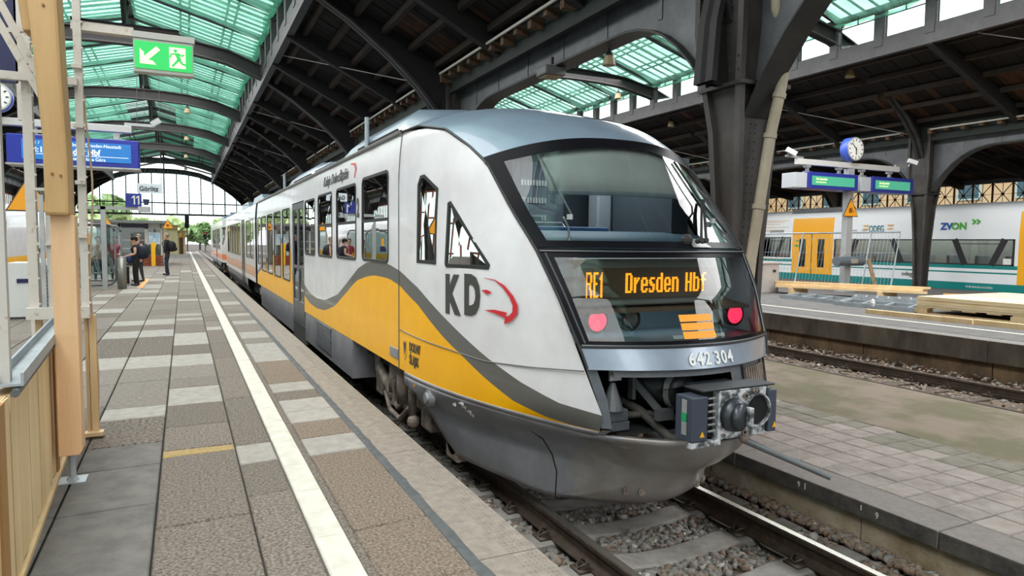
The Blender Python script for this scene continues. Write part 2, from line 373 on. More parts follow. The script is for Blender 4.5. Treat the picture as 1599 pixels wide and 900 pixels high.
# the 300 stones nearest the lens stand alone, the rest are one heap
d = (W[:, 0, 0])**2+(W[:, 0, 1])**2; vis = (W[:, 0, 1] > 2.35) & (W[:, 0, 0] > 2.85) & (W[:, 0, 0] < 4.05); od = np.argsort(np.where(vis, d, 1e9))[:300]
top = od
for k in top:
    me = bpy.data.meshes.new('ballast_stone'); me.from_pydata([tuple(p) for p in W[k]+np.array([0, 0, .012])], [], [tuple(f) for f in bf]); me.materials.append(M_stone[mi[k]]); link('ballast_stone', me, track)
keep = np.ones(len(W), bool); keep[top] = False
stones_join('ballast', W[keep], bf, mi[keep], track)
W, bf, mi = stone_np(2200, [(1.68, 2.6, 9, 24)], .035, lambda x, y: -.80, 4); stones_join('far_ballast', W, bf, mi, track)

# ---------------------------------------------------------------- low luggage platform between the tracks
lug = sempty('luggage_platform', 'low mossy service platform right of the train')
MB().box(4.90, 9.25, -4, 60, -1.1, -.455).build('luggage_base', M_joint, lug)
M_paver = mat('grey_paver', '928983', .85, 0, '7a716c', 6, .25, 80, rnd=.07)
M_pavergreen = mat('mossy_paver', '7a756d', .9, 0, '646052', 5, .25, 80, rnd=.07)
M_moss = mat('mossy_concrete', '75695c', .95, 0, '5d5842', 1.3, .4, 30, lo=.42, hi=.6)
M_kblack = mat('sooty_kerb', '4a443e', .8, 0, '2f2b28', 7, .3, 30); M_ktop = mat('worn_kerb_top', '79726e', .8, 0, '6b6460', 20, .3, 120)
M_kwall = mat('stained_kerb_wall', 'a09480', .9, 0, '7a6850', 3, .3, 30)
y = -1.0
for L in (1.95, 2.0, 2.0, 2.0, 2.0, 2.0, 2.0, 2.0, 2.0, 2.0):
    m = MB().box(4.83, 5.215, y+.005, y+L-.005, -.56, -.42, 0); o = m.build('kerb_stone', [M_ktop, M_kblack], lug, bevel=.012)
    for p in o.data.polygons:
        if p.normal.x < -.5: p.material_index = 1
    y += L
for a in np.arange(-.5, 20, 2.05): MB().box(4.88, 5.1, a, a+2.04, -1.1, -.56).build('kerb_wall', M_kwall, lug)
for i in range(6):
    for j in range(27):
        x = 5.22+.30*i; yy = 1.65+.262*j; slab(x, x+.30, yy, yy+.262, 0, 'paver', .0035, lug, -.42, .035, M_paver if i < 4 or random.random() < .3 else M_pavergreen, -.02, .003)
fp = MB()
for i in range(6):
    for j in range(60): fp.box(5.224+.3*i, 5.516+.3*i, 8.73+.262*j, 8.985+.262*j, -.45, -.42)
stuff(fp.build('far_pavers', M_pavergreen, lug))
P = [[(7.02+.2*i, 0+.5*j, -.42+random.uniform(-.006, .006)) for j in range(100)] for i in range(11)]
MB().grid(P).build('mossy_strip', M_moss, lug)
MB().box(9.0, 9.25, -4, 60, -.6, -.425).build('far_kerb', M_moss, lug)
M_chalk = mat('chalk', 'c9c4b8', .9)
text('9', .075, (4.826, 4.19, -.505), (0, -1, 0), (0, 0, 1), M_chalk, lug, .8, 'chalk_mark', .001); MB().box(4.824, 4.828, 4.105, 4.113, -.505, -.45).build('chalk_mark', M_chalk, lug)
text('9', .075, (4.826, 3.44, -.51), (0, -1, 0), (0, 0, 1), M_chalk, lug, .8, 'chalk_mark', .001); MB().box(4.824, 4.828, 3.56, 3.566, -.49, -.45).build('chalk_mark', M_chalk, lug)

# ---------------------------------------------------------------- second track and far platform
tr2 = sempty('railway_track', 'rusty empty track beside the far platform')
M_dirt2 = mat('ash_dirt', '6a5d50', .95, 0, '4b4036', 7, .6, 50)
P = [[(9.2+.25*i, -2+.5*j, -.80+random.uniform(-.02, .02)) for j in range(110)] for i in range(16)]
MB().grid(P).build('track_bed', M_dirt2, tr2)
for x in (10.13, 11.63): rail_mb(x, -3, 60).build('rail', [M_rail, M_rail], tr2)
for i in range(36):
    MB().box(9.65, 12.1, 3+.65*i, 3.25+.65*i, -.9, -.775).build('sleeper', mat('old_timber_sleeper', '52463a', .9, 0, '3c332a', 9, .4, 40, (.3, 3, 1)), tr2)
    for x in (11.63,): MB().box(x-.16, x+.16, 3.05+.65*i, 3.2+.65*i, -.78, -.74).cyl((x-.12, 3.1+.65*i, -.74), (x-.12, 3.1+.65*i, -.69), .02).build('rail_plate', M_rail, tr2)
W, bf, mi = stone_np(3800, [(10.7, 13.0, 2, 24)], .03, lambda x, y: -.79+max(0, x-11.9)*.06, 8); stones_join('ballast', W, bf, mi, tr2)
fpl = sempty('platform', 'far platform stacked with timber and scaffold parts')
M_asph = mat('far_asphalt', '62605f', .9, 0, '545250', 4, .3, 120); ZF = -.06
MB().box(13.35, 27.15, -4, 80, -1.2, ZF).build('platform_base', M_asph, fpl)
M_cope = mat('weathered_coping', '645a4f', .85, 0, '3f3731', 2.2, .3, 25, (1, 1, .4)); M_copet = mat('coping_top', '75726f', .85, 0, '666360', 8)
M_wall2 = mat('stained_platform_wall', '7d654c', .9, 0, '4c3d2f', 2, .4, 20, (1, 1, .5))
y = 2
while y < 70:
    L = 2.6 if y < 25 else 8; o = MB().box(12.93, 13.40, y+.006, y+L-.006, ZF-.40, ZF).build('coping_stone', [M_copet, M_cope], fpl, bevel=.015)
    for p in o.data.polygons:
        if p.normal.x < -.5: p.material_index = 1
    MB().box(13.12, 13.4, y+.01, y+L-.01, -1.2, ZF-.40).build('wall_block', M_wall2, fpl); y += L
MB().box(14.45, 14.56, 2, 70, ZF-.01, ZF+.004).build('white_safety_line', M_wl, fpl)
MB().box(-60, 120, -60, 400, -1.4, -1.25).build('ground', M_ground).__setitem__('kind', 'structure')
# ================================================================ SETTING: the three-aisled iron hall
XA, XB, XW = 6.67, 26.3, 34.5      # column rows and the right outer wall
YC = [6.9+10.4*k for k in range(-3, 8)]    # bays
A1, H1, A2, H2 = -1.7, 8.37, 16.485, 9.815
LOW1 = [(0, 8.35), (1, 8.34), (2, 8.28), (3.2, 8.08), (4.5, 7.6), (5.5, 7.0), (6.5, 6.25), (7.2, 5.6), (7.75, 4.95), (8.05, 4.3), (8.15, 3.6)]
LOW2 = [(0, 9.15), (1.2, 9.13), (2.4, 9.05), (4, 8.72), (5.6, 8.1), (7, 7.25), (8, 6.45), (8.6, 5.75), (8.95, 5.0), (9.1, 4.3), (9.15, 3.6)]
LOW2 = [(x*1.0556, z) for x, z in LOW2]
M_board = mat('dark_roof_boards', '19110c', .9, 0, '0e0907', 5, .3, 30, (.2, 2, 1))
M_boardl = mat('lit_tone_roof_boards', '553621', .9, 0, '2f1e14', 4, .3, 30, (.3, 2, 1))  # lighter copy of the boards, light on the slope foot put into colour
M_raft = mat('dark_rafter', '131213', .7, 0, '1c1a19', 4)
M_purl = mat('weathered_purlin', '382c24', .85, 0, '211914', 3, .2, 25, (1, .2, 1))
M_tail = mat('tan_rafter_tail', '6a543f', .85, 0, '4d3b2b', 5)
M_clere = mat('clerestory_iron', '393739', .6, .1, '2e2c2d', 3)
M_rod = mat('tie_rod', '8d8a86', .5, .3)
M_trunk = mat('light_trunking', 'b9b4ab', .5)
M_bar = mat('glazing_bar_green', '2f6b52', .6)
M_net = netmat('green_safety_net', 'd2f5e8', '9be3c6', .44)
M_net2 = netmat('green_safety_net_thin', 'e0f8ee', 'a8e8cf', .34)
def rib(name, ax, low, y, w, depth, parent):
    """arched plate girder: web, bottom and top flange, mirrored about its axis"""
    lo = [(-x, z) for x, z in low[::-1]]+[(x, z) for x, z in low[1:]]
    n = len(lo); up = []
    for i, (x, z) in enumerate(lo):
        a, b = lo[max(0, i-1)], lo[min(n-1, i+1)]; t = Vector((b[0]-a[0], 0, b[1]-a[1])).normalized(); nn = Vector((-t.z, 0, t.x))
        d = depth+(.35 if abs(x) > low[-1][0]*.72 else 0)*min(1, (abs(x)/low[-1][0]-.72)/.2)
        up.append((x+nn.x*d, z+nn.z*d))
    m = MB(); f = .05
    def strip(A, B, y0, y1, mi):
        P = [[(ax+a[0], y0, a[1]), (ax+a[0], y1, a[1]), (ax+b[0], y1, b[1]), (ax+b[0], y0, b[1]), (ax+a[0], y0, a[1])] for a, b in zip(A, B)]; m.grid(P, mi)
    mid = lambda A, B, t: [(a[0]+(b[0]-a[0])*t, a[1]+(b[1]-a[1])*t) for a, b in zip(A, B)]
    strip(lo, up, y-.05, y+.05, 0); strip(lo, mid(lo, up, f/depth), y-w/2, y+w/2, 1); strip(mid(lo, up, 1-f/depth), up, y-w/2, y+w/2, 0)
    return struct(m.build(name, [M_raft, M_iron], parent))
roof1 = sempty('roof', 'dark boarded roof with green netted lantern over the left platform and train')
roof2 = sempty('roof', 'dark boarded roof with green netted lantern over the far platform')
def nave(par, ax, half, low, cl, zc0, zc1, ze, xe, zr, sides, rows):
    # cl: offset of the clerestory, zc0/zc1 bottom and top of it; (xe, ze): foot of the boarded slope; zr: ridge of the lantern
    ys = YC
    for y in ys: rib('roof_rib', ax, low, y, .34, .5, par)
    for sd in (-1, 1):
        fx = lambda o: ax+sd*o
        zs = lambda o: lerp(zc0-.28, ze, (o-cl)/(xe-cl))
        y0, y1 = ys[0], ys[-1]
        # boards of the slope, laid down the slope with small steps between them
        b = MB(); bl = MB(); k = 0; yy = y0
        while yy < y1:
            near = -8 < yy < 42; wdt = .26 if near else 1.2
            segs = ((cl, lerp(cl, xe, .55)), (lerp(cl, xe, .55), xe)) if near else ((cl, xe),)
            for si, (o0, o1) in enumerate(segs):
                dz = random.uniform(0, .03); q = bl if (si == 1 and random.random() < .30) or (si == 0 and random.random() < .03) else b
                a0, a1, z0, z1 = fx(o0), fx(o1), zs(o0)+.42+dz, zs(o1)+.42+dz
                solo = sd == 1 and 4 < yy < 30; q0 = q; q = MB() if solo else q
                q.add([(a0, yy, z0), (a0, yy+wdt-.012, z0), (a1, yy+wdt-.012, z1), (a1, yy, z1), (a0, yy, z0+.04), (a0, yy+wdt-.012, z0+.04), (a1, yy+wdt-.012, z1+.04), (a1, yy, z1+.04)], [(0, 1, 2, 3), (7, 6, 5, 4), (0, 4, 5, 1), (2, 6, 7, 3), (1, 5, 6, 2), (3, 7, 4, 0)])
                if solo: q.build('roof_board', M_boardl if q0 is bl else M_board, par)
            yy += wdt
        stuff(b.build('roof_boards', M_board, par)); stuff(bl.build('roof_boards', M_boardl, par))
        MB().add([(fx(cl), y0, zc0+.22), (fx(xe), y0, ze+.50), (fx(xe), y1, ze+.50), (fx(cl), y1, zc0+.22)], [(0, 1, 2, 3)]).build('roof_skin', M_black, par)
        # rafters, purlins, tie rods
        for i, y in enumerate(ys[:-1]):
            for t in (1/3, 2/3):
                yr = y+10.4*t
                MB().bar((fx(cl), yr, zs(cl)+.12), (fx(xe+.1), yr, zs(xe+.1)+.12), .2, .42).build('rafter', M_raft, par)
            for j in range(5):
                o = lerp(cl, xe, (j+.6)/5)
                for q in range(3):
                    ya = y+10.4*q/3+.12; yb = y+10.4*(q+1)/3-.12
                    MB().bar((fx(o), ya, zs(o)+.3), (fx(o), yb, zs(o)+.3), .13, .16).build('purlin', M_purl, par)
            MB().tube([(fx(cl+.1), y+5.6, zs(cl)-.05), (fx(xe-.2), y+.2, zs(xe)-.02)], .016, 5).build('tie_rod', M_rod, par)
            MB().bar((fx(xe-.35), y+.6, zs(xe-.35)-.06), (fx(xe-.35), y+9.8, zs(xe-.35)-.06), .035, .05).build('light_trunking', M_trunk, par)
            for q in range(16):
                yq = y+.5+q*.62; MB().box(min(fx(xe-.3), fx(xe+.0)), max(fx(xe-.3), fx(xe+.0)), yq, yq+.14, ze-.02-.05*(q % 2), ze+.14).build('rafter_tail', M_tail, par)
        MB().box(min(fx(xe-.02), fx(xe+.1)), max(fx(xe-.02), fx(xe+.1)), y0, y1, ze-.3, ze+.62).build('eave_board', mat('green_black_eave', '17201b', .7), par)
        # clerestory: sill, posts, windows
        MB().box(fx(cl)-.1, fx(cl)+.1, y0, y1, zc0-.32, zc0+.26).build('clerestory_sill', M_clere, par)
        MB().box(fx(cl)-.1, fx(cl)+.1, y0, y1, zc1-.06, zc1+.12).build('clerestory_head', M_iron, par)
        for y in ys[:-1]:
            for q in range(6):
                yq = y+10.4/6*q; MB().box(fx(cl)-.12, fx(cl)+.12, yq-.16, yq+.16, zc0, zc1+.1).build('clerestory_post', M_clere, par)
                f = MB().box(fx(cl)-.02, fx(cl)+.02, yq+.16, yq+1.57, zc1-.27, zc1-.24).box(fx(cl)-.02, fx(cl)+.02, yq+.85, yq+.88, zc1-.27, zc1-.06).build('window_frame', M_iron, par)
                MB().box(fx(cl)-.004, fx(cl)+.004, yq+.16, yq+1.57, zc0+.24, zc1-.06).build('window_pane', G_roof, f)
        # glazed lantern slope
        ex, ez = cl+.35, zc1+.12
        zl = lambda o: lerp(zr, ez, o/ex)
        g = MB().add([(fx(0), y0, zl(0)), (fx(ex), y0, zl(ex)), (fx(ex), y1, zl(ex)), (fx(0), y1, zl(0))], [(0, 1, 2, 3)]).build('lantern_glass', G_roof, par)
        gb = MB(); yy = y0
        while yy < y1:
            one_ = 5 < yy < 32; g1 = MB() if one_ else gb
            g1.bar((fx(0), yy, zl(0)-.03), (fx(ex), yy, zl(ex)-.03), .05 if int((yy-y0)/.52+.5) % 4 else .13, .06)
            if one_: g1.build('glazing_bar', M_bar, par)
            yy += .52
        for t in ((.03, .14), (.36, .07), (.42, .07), (.66, .07), (.72, .07), (.97, .1)): gb.box(fx(ex*t[0])-t[1]/2, fx(ex*t[0])+t[1]/2, y0, y1, zl(ex*t[0])-.09, zl(ex*t[0])-.04)
        stuff(gb.build('glazing_bars', M_bar, par))
        # safety nets, one sagging sheet to each third of a bay
        for i, y in enumerate(ys[:-1]):
            if y > 62: continue
            n3 = 3
            for q in range(n3):
                ya, yb = y+10.4*q/n3+.12, y+10.4*(q+1)/n3-.12; P = []; a1 = random.uniform(.18, .32)
                o_in = .15 if y < 40 else (1.4 if y < 52 else 2.6)
                for u in np.linspace(0, 1, 15):
                    row = []
                    for v in np.linspace(0, 1, 12):
                        o = lerp(o_in, cl-.12, u); sag = a1*math.sin(math.pi*v)**.8*(.45+.55*math.sin(math.pi*min(1, u*1.05)))+.02*math.sin(9*v+5*u)+.02*random.random()
                        zz = zl(o)-.16-sag-.16*u**6
                        row.append((fx(o+(.10*math.sin(math.pi*v) if u > .9 else 0)), lerp(ya, yb, v), zz))
                    P.append(row)
                e = [(p[0]-sd*.06, p[1], p[2]-.12+.03*math.sin(k*2)) for k, p in enumerate(P[-1])]; P.append(e); P.append([(p[0]-sd*.16, p[1], p[2]+.06) for p in e])
                MB().grid(P).build('safety_net', M_net if ax < 5 else M_net2, par, True)
        # lantern rafters over the ribs, ridge truss
        for y in ys:
            for t in (0, 1/3, 2/3):
                MB().bar((fx(0), y+10.4*t, zl(0)-.12), (fx(ex), y+10.4*t, zl(ex)-.12), .12, .2).build('lantern_rafter', M_iron, par)
            MB().bar((fx(.02), y, low[0][1]+.4), (fx(.02), y, zr-.1), .09, .09).build('ridge_post', M_iron, par)
            for t in (-1, 1): MB().bar((fx(.03), y, low[0][1]+.45), (fx(.03), y+1.8*t, zr-.15), .06, .06).build('ridge_strut', M_iron, par)
    MB().box(ax-.06, ax+.06, ys[0], ys[-1], zr-.16, zr).build('ridge_beam', M_iron, par)
nave(roof1, A1, H1, LOW1, 4.55, 7.75, 9.05, 5.75, 8.0, 10.45, (-1, 1), None)
nave(roof2, A2, H2, LOW2, 4.5, 8.2, 9.42, 5.95, 9.42, 11.0, (-1, 1), None)
# third, low aisle on the right and its wall
roof3 = sempty('roof', 'low boarded roof of the outer right aisle')
b = MB(); yy = YC[0]
bl = MB()
while yy < YC[-1]:
    for o0, o1 in ((0, .5), (.5, 1)):
        q = bl if random.random() < .6 else b; dz = random.uniform(0, .04)
        za, zb_ = lerp(6.1, 4.75, o0)+dz, lerp(6.1, 4.75, o1)+dz; xa, xb = lerp(XB, XW, o0), lerp(XB, XW, o1)
        q.add([(xa, yy, za), (xa, yy+.38, za), (xb, yy+.38, zb_), (xb, yy, zb_), (xa, yy, za+.05), (xa, yy+.38, za+.05), (xb, yy+.38, zb_+.05), (xb, yy, zb_+.05)], [(0, 1, 2, 3), (7, 6, 5, 4), (0, 4, 5, 1), (2, 6, 7, 3), (1, 5, 6, 2), (3, 7, 4, 0)])
    yy += .4
stuff(b.build('roof_boards', M_board, roof3)); stuff(bl.build('roof_boards', M_boardl, roof3))
for y in YC[:-1]:
    for t in (0, 1/3, 2/3): MB().bar((XB, y+10.4*t, 5.85), (XW, y+10.4*t, 4.55), .18, .34).build('rafter', M_raft, roof3)
    for o in (.25, .5, .75): MB().bar((lerp(XB, XW, o), y, lerp(6, 4.65, o)), (lerp(XB, XW, o), y+10.4, lerp(6, 4.65, o)), .12, .14).build('purlin', M_purl, roof3)
# longitudinal arcade girders
def arcade(x, dirs, z_top, name, sill, parent):
    for i, y in enumerate(YC[:-1]):
        a, b_ = y+.22, y+10.4-.22; lo = []; zt = z_top; zl_ = z_top-.62
        for t in np.linspace(0, 1, 33):
            yy = lerp(a, b_, t); e = min(yy-a, b_-yy); z = zl_
            if e < 2.6: z = zl_-1.75*(1-e/2.6)**2.6
            lo.append((yy, z))
        m = MB()
        for sx0, sx1, mi, dz in ((x-.05, x+.05, 0, 0),):
            P = [[(sx0, p[0], p[1]), (sx0, p[0], zt)] for p in lo]; m.grid(P, mi); P = [[(sx1, p[0], zt), (sx1, p[0], p[1])] for p in lo]; m.grid(P, mi)
        m.grid([[(x+.2, p[0], p[1]), (x-.2, p[0], p[1]), (x-.2, p[0], p[1]+.04), (x-.05, p[0], p[1]+.04)] for p in lo], 1)
        m.grid([[(x+.05, p[0], p[1]+.04), (x+.2, p[0], p[1]+.04), (x+.2, p[0], p[1])] for p in lo], 1)
        m.box(x-.2, x+.2, a, b_, zt, zt+.05, 1)
        for t in (.15, .3, .45, .6, .75, .88): m.box(x-.065, x+.065, lerp(a, b_, t)-.05, lerp(a, b_, t)+.05, zl_+.02, zt, 0)
        struct(m.build(name, [M_irongrey, M_iron], parent))
def column(x, y, zb_, zt, label, big=False):
    c = sempty('iron_column', label, (x, y, zb_)); K = [(zb_, .20, .17), (zb_+.35, .21, .18), (1.6, .24, .22), (3.1, .32, .29), (3.7, .40, .36), (4.4, .46, .44), (zt, .46, .44)]
    m = MB(); P = []
    for z, hx, hy in K:
        r = .05; P.append([(x-hx, y-hy, z), (x-hx+r*1.6, y-hy, z), (x-hx+r*1.6, y-hy+.1, z), (x+hx-r*1.6, y-hy+.1, z), (x+hx-r*1.6, y-hy, z), (x+hx, y-hy, z), (x+hx, y-hy+r*1.8, z), (x+hx-.09, y-hy+r*1.8, z), (x+hx-.09, y+hy-r*1.8, z), (x+hx, y+hy-r*1.8, z),
                           (x+hx, y+hy, z), (x+hx-r*1.6, y+hy, z), (x+hx-r*1.6, y+hy-.1, z), (x-hx+r*1.6, y+hy-.1, z), (x-hx+r*1.6, y+hy, z), (x-hx, y+hy, z), (x-hx, y+hy-r*1.8, z), (x-hx+.09, y+hy-r*1.8, z), (x-hx+.09, y-hy+r*1.8, z), (x-hx, y-hy+r*1.8, z), (x-hx, y-hy, z)])
    m.grid(P); m.build('column_shaft', M_colm, c)
    MB().box(x-.30, x+.30, y-.28, y+.28, zb_-.1, zb_+.09).build('column_base', M_iron, c, bevel=.02)
    MB().box(x-.42, x+.42, y-.40, y+.40, 3.62, 3.67).build('bracket_plate', M_iron, c)
    r = MB()
    if big:
        for hx, dz in ((-.07, 0), (.07, 0)):
            for z in np.arange(.2, 4.4, .11): r.ball((x+hx*.6, y-interp(z, [(k[0], k[2]) for k in K])+.10, z), .012, 6)
        for dx in np.linspace(-.34, .34, 6):
            for z in np.arange(3.8, 5.4, .16): r.ball((x-.43, y+dx, z), .013, 6)
        r.build('rivets', M_iron, c)['kind'] = 'stuff'
    return c
M_colm = mat('sooty_column_iron', '4b4846', .6, .2, '35302c', 2.2, .2, 30, (1, 1, .5))
gird = sempty('arcade_girders', 'riveted arched girders that join the iron columns')
arcade(XA, None, 5.62, 'arcade_girder', None, gird); arcade(XB, None, 5.9, 'arcade_girder', None, gird); arcade(A1-H1, None, 5.62, 'arcade_girder', None, gird)
ordn = ['behind the camera', 'behind the camera', 'behind the camera', 'in front of the green netting, tallest in view', 'behind the train roof']
for i, y in enumerate(YC):
    column(XA, y, -.42, 5.7, 'tapered iron column between the tracks, bay %d along the train' % (i-2) if i != 3 else 'big dark riveted iron column with a downpipe, right behind the train', i == 3)
    column(XB, y, ZF, 5.95, 'tapered iron column on the far platform before the white and yellow train, bay %d' % (i-2))
    column(A1-H1, y, -.42, 5.7, 'iron column at the left wall of the hall, bay %d' % (i-2))
# right outer wall: low brick, then braced lattice windows
wall = sempty('wall_right', 'right outer wall of the hall with lattice windows')
M_wallp = mat('painted_wall', '8d8880', .8, 0, '77726b', 2)
M_latt = mat('rusty_lattice', '8c4a33', .6, 0, '6f3d2c', 5)
MB().box(XW, XW+.3, YC[0], YC[-1], -1, 1.4).build('wall_base', M_wallp, wall)
MB().box(XW-.1, XW+.3, YC[0], YC[-1], 4.62, 5.0).build('wall_head', M_irongrey, wall)
for i, y in enumerate(YC[:-1]):
    MB().box(XW-.25, XW+.2, y-.28, y+.28, -1, 4.8).build('wall_pier', M_irongrey, wall)
    MB().add([(XW-.25, y-.12, 3.3), (XW-.25, y+.12, 3.3), (XW-1.5, y+.12, 4.75), (XW-1.5, y-.12, 4.75), (XW-.25, y+.12, 4.75), (XW-.25, y-.12, 4.75)], [(0, 1, 2, 3), (0, 3, 5), (1, 4, 2)]).build('wall_bracket', M_irongrey, wall)
    n = 11; p = (10.4-.6)/n
    f = sempty('lattice_window', 'wide lattice window with braced squares, bay %d of the right wall' % (i-2), (XW, y, 0))
    fr = MB()
    for j in range(n+1): fr.box(XW-.03, XW+.03, y+.3+p*j-.035, y+.3+p*j+.035, 1.4, 4.65)
    for z in (1.45, 2.5, 3.55, 4.62): fr.box(XW-.03, XW+.03, y+.3, y+10.1, z-.03, z+.03)
    frame = fr.build('window_frame', M_latt, f); x_ = MB()
    for j in range(n):
        ya, yb = y+.3+p*j, y+.3+p*(j+1); ym = (ya+yb)/2
        x_.bar((XW, ya, 3.55), (XW, yb, 4.62), .03, .03).bar((XW, ya, 4.62), (XW, yb, 3.55), .03, .03).bar((XW, ym, 1.45), (XW, ym, 4.62), .02, .02).bar((XW, ya, 4.08), (XW, yb, 4.08), .02, .02)
        x_.cyl((XW-.03, ym, 4.08), (XW+.03, ym, 4.08), .075, n=8)
    x_.build('window_brace', M_latt, f)
    MB().box(XW+.04, XW+.05, y+.3, y+10.1, 1.4, 4.65).build('window_pane', G_roof, f)
# left outer wall
wl = sempty('wall_left', 'left outer wall of the hall with tall barred windows')
xl = A1-H1-.4
MB().box(xl-.3, xl, YC[0], YC[-1], -1, .9).build('wall_base', M_wallp, wl)
MB().box(xl-.3, xl, YC[0], YC[-1], 4.6, 6.2).build('wall_head', M_board, wl)
for i, y in enumerate(YC[:-1]):
    MB().box(xl-.3, xl, y-.35, y+.35, -1, 5).build('wall_pier', M_wallp, wl); m = MB()
    for j in range(20): m.box(xl-.15, xl-.1, y+.4+j*.5, y+.45+j*.5, .9, 4.6)
    for z in (2.1, 3.3, 4.5): m.box(xl-.16, xl-.09, y+.35, y+10.05, z, z+.07)
    f = m.build('window_frame', M_latt, wl); MB().box(xl-.2, xl-.19, y+.35, y+10.05, .9, 4.6).build('window_pane', G_roof, f)
# end gables, far and behind the lens
def gable(ax, half, low, y, zb_, name, lab):
    g = sempty(name, lab, (ax, y, zb_)); m = MB(); p = MB(); k = MB()
    zt = lambda o: interp(abs(o), low)+.3
    hw = next(x for x, z in low if z < zb_-.1)-.1
    xs_ = np.arange(-hw, hw+.01, hw/ (7 if half < 9 else 8))
    for x in xs_: m.box(ax+x-.05, ax+x+.05, y-.08, y+.08, zb_, max(zb_+.2, zt(x)))
    m.box(ax-hw, ax+hw, y-.1, y+.1, zb_-.12, zb_+.08); m.box(ax-hw*.93, ax+hw*.93, y-.08, y+.08, zb_+1.1, zb_+1.22)
    m.build('gable_frame', M_iron, g)
    for x in np.arange(-hw, hw, .42):
        k.box(ax+x-.015, ax+x+.015, y-.02, y+.02, zb_, max(zb_+.1, zt(x)))
    for z in np.arange(zb_+.45, 8.2, .45):
        ww = max([abs(x) for x in np.arange(-hw, hw+.01, .1) if zt(x) > z] or [0]); k.box(ax-ww, ax+ww, y-.02, y+.02, z-.012, z+.012)
    k.build('glazing_bars', M_irongrey, g)['kind'] = 'stuff'
    pts = [(x, zt(x)) for x in np.linspace(-hw, hw, 40)]
    p.grid([[(ax+a, y+.03, zb_), (ax+a, y+.03, max(zb_, b))] for a, b in pts]); p.build('gable_glass', G_roof, g)
gable(A1, H1, LOW1, YC[-1]-.3, 4.15, 'wall_back', 'glazed arch at the far end of the left hall'); gable(A2, H2, LOW2, YC[-1]-.3, 4.15, 'wall_back', 'glazed arch at the far end of the right hall')
gable(A1, H1, LOW1, YC[0]+.3, 4.15, 'wall_front', 'glazed arch behind the lens, left hall'); gable(A2, H2, LOW2, YC[0]+.3, 4.15, 'wall_front', 'glazed arch behind the lens, right hall')
# ================================================================ THE YELLOW AND WHITE RAILCAR
ROWS = np.array([(-.45,.80,4.82,4.32,-.45),(-.33,.80,4.80,4.15,-.33),(-.2,.80,4.88,4.07,-.2),(-.1,.80,5.0,3.97,-.1),(0,.80,4.90,3.80,0),(.1,.80,4.62,3.68,.1),(.2,.80,4.18,3.62,.2),(.235,.80,4.10,3.615,.235),(.3,.80,3.98,3.62,.3),
 (.441,.80,4.0,3.70,.441),(.705,.862,4.092,3.80,.705),(.87,.90,4.149,3.86,.87),(1.239,.98,4.344,4.03,1.239),(1.583,1.04,4.592,4.25,1.583),(1.864,1.086,4.895,4.55,1.864),(2.30,1.125,5.34,4.97,2.49),(2.46,1.16,5.62,5.25,2.64),(2.65,1.25,5.97,5.72,2.83),(2.745,1.345,6.48,6.4,3.0),(2.75,1.37,6.95,6.95,3.08)])
def frow(z): return [float(np.interp(z, ROWS[:, 0], ROWS[:, i])) for i in (1, 2, 3, 4)]
def xs(z):
    w = 1.41
    if z > 2.15: w -= .045*((z-2.15)/.6)**2
    if z < .1: w -= .20*((.1-z)/.55)**1.6
    return w
def side(Y, z, off=0):
    d, Yc, _, _ = frow(z); ww = xs(z); s = min(1, max(0, (6.95-Y)/max(1e-4, 6.95-Yc)))
    return TC-(ww+(d-ww)*s**float(np.interp(z, (-.45, 0, .32), (1.45, 1.4, 2.2))))-off
def front(z, s, off=0):
    d, Yc, Y0, z0 = frow(z); p = 2 if z < 2.3 else 2.5; b = 1-abs(s)**p
    return Vector((TC+d*s, Yc+(Y0-Yc)*b-off, z+(z0-z)*b))
UP = [(13.49,.847),(12.67,.672),(11.9,.63),(11.17,.654),(10.15,.822),(9.44,1.052),(8.79,1.27),(8.34,1.352),(7.91,1.378),(7.35,1.365),(6.86,1.298),(6.35,1.164),(5.7,.905),(5.12,.667),(4.72,.525),(4.36,.428),(4.0,.40)]
LO = [(13.51,.637),(12.68,.485),(11.9,.455),(11.18,.487),(10.35,.634),(9.57,.883),(8.9,1.099),(8.34,1.177),(8.03,1.209),(7.35,1.206),(6.91,1.149),(6.35,.995),(5.74,.729),(5.52,.649),(5.12,.476),(4.81,.363),(4.47,.30),(4.25,.28),(3.9,.28)]
ZSK = .275
up = lambda y: interp(-y, [(-a, b) for a, b in UP]); lo_ = lambda y: max(ZSK, interp(-y, [(-a, b) for a, b in LO]))
M_body = mat('white_train_paint', 'dddade', .32, 0, 'd2cdd0', 2.5, coat=.35, spec=.5)
M_yel = mat('yellow_train_paint', 'f7b200', .36, 0, 'f0aa00', 2.5, coat=.08, spec=.3)
M_str = mat('dark_grey_stripe', '5c5a57', .36, coat=.3)
M_skirt = mat('grey_metallic_skirt', '919096', .38, .15, '7d7b80', 3, coat=.2)
M_roof = mat('blue_grey_roof', '738393', .38, .1, '697989', 1.5, coat=.4)
M_band = mat('silver_grey_band', '98a3b2', .32, .3, '8a94a4', 3, coat=.4)
M_gap = mat('black_gap', (.004, .004, .005), .9)
M_under = mat('dusty_running_gear', '8f8074', .8, .05, '5c5049', 8, .2, 30)
M_cabd0 = mat('cab_blocker_grey', '3c464d', .7)
M_under2 = mat('grille_grey', '68686d', .5, .2)
M_int = mat('train_interior_grey', '6f767b', .7); M_seat = mat('seat_blue_grey', '4a5868', .8)
train = thing('railcar', 'yellow and white railcar with a rounded nose, lit destination display and open coupling bay', 'train', (TC, 12, Z_T))
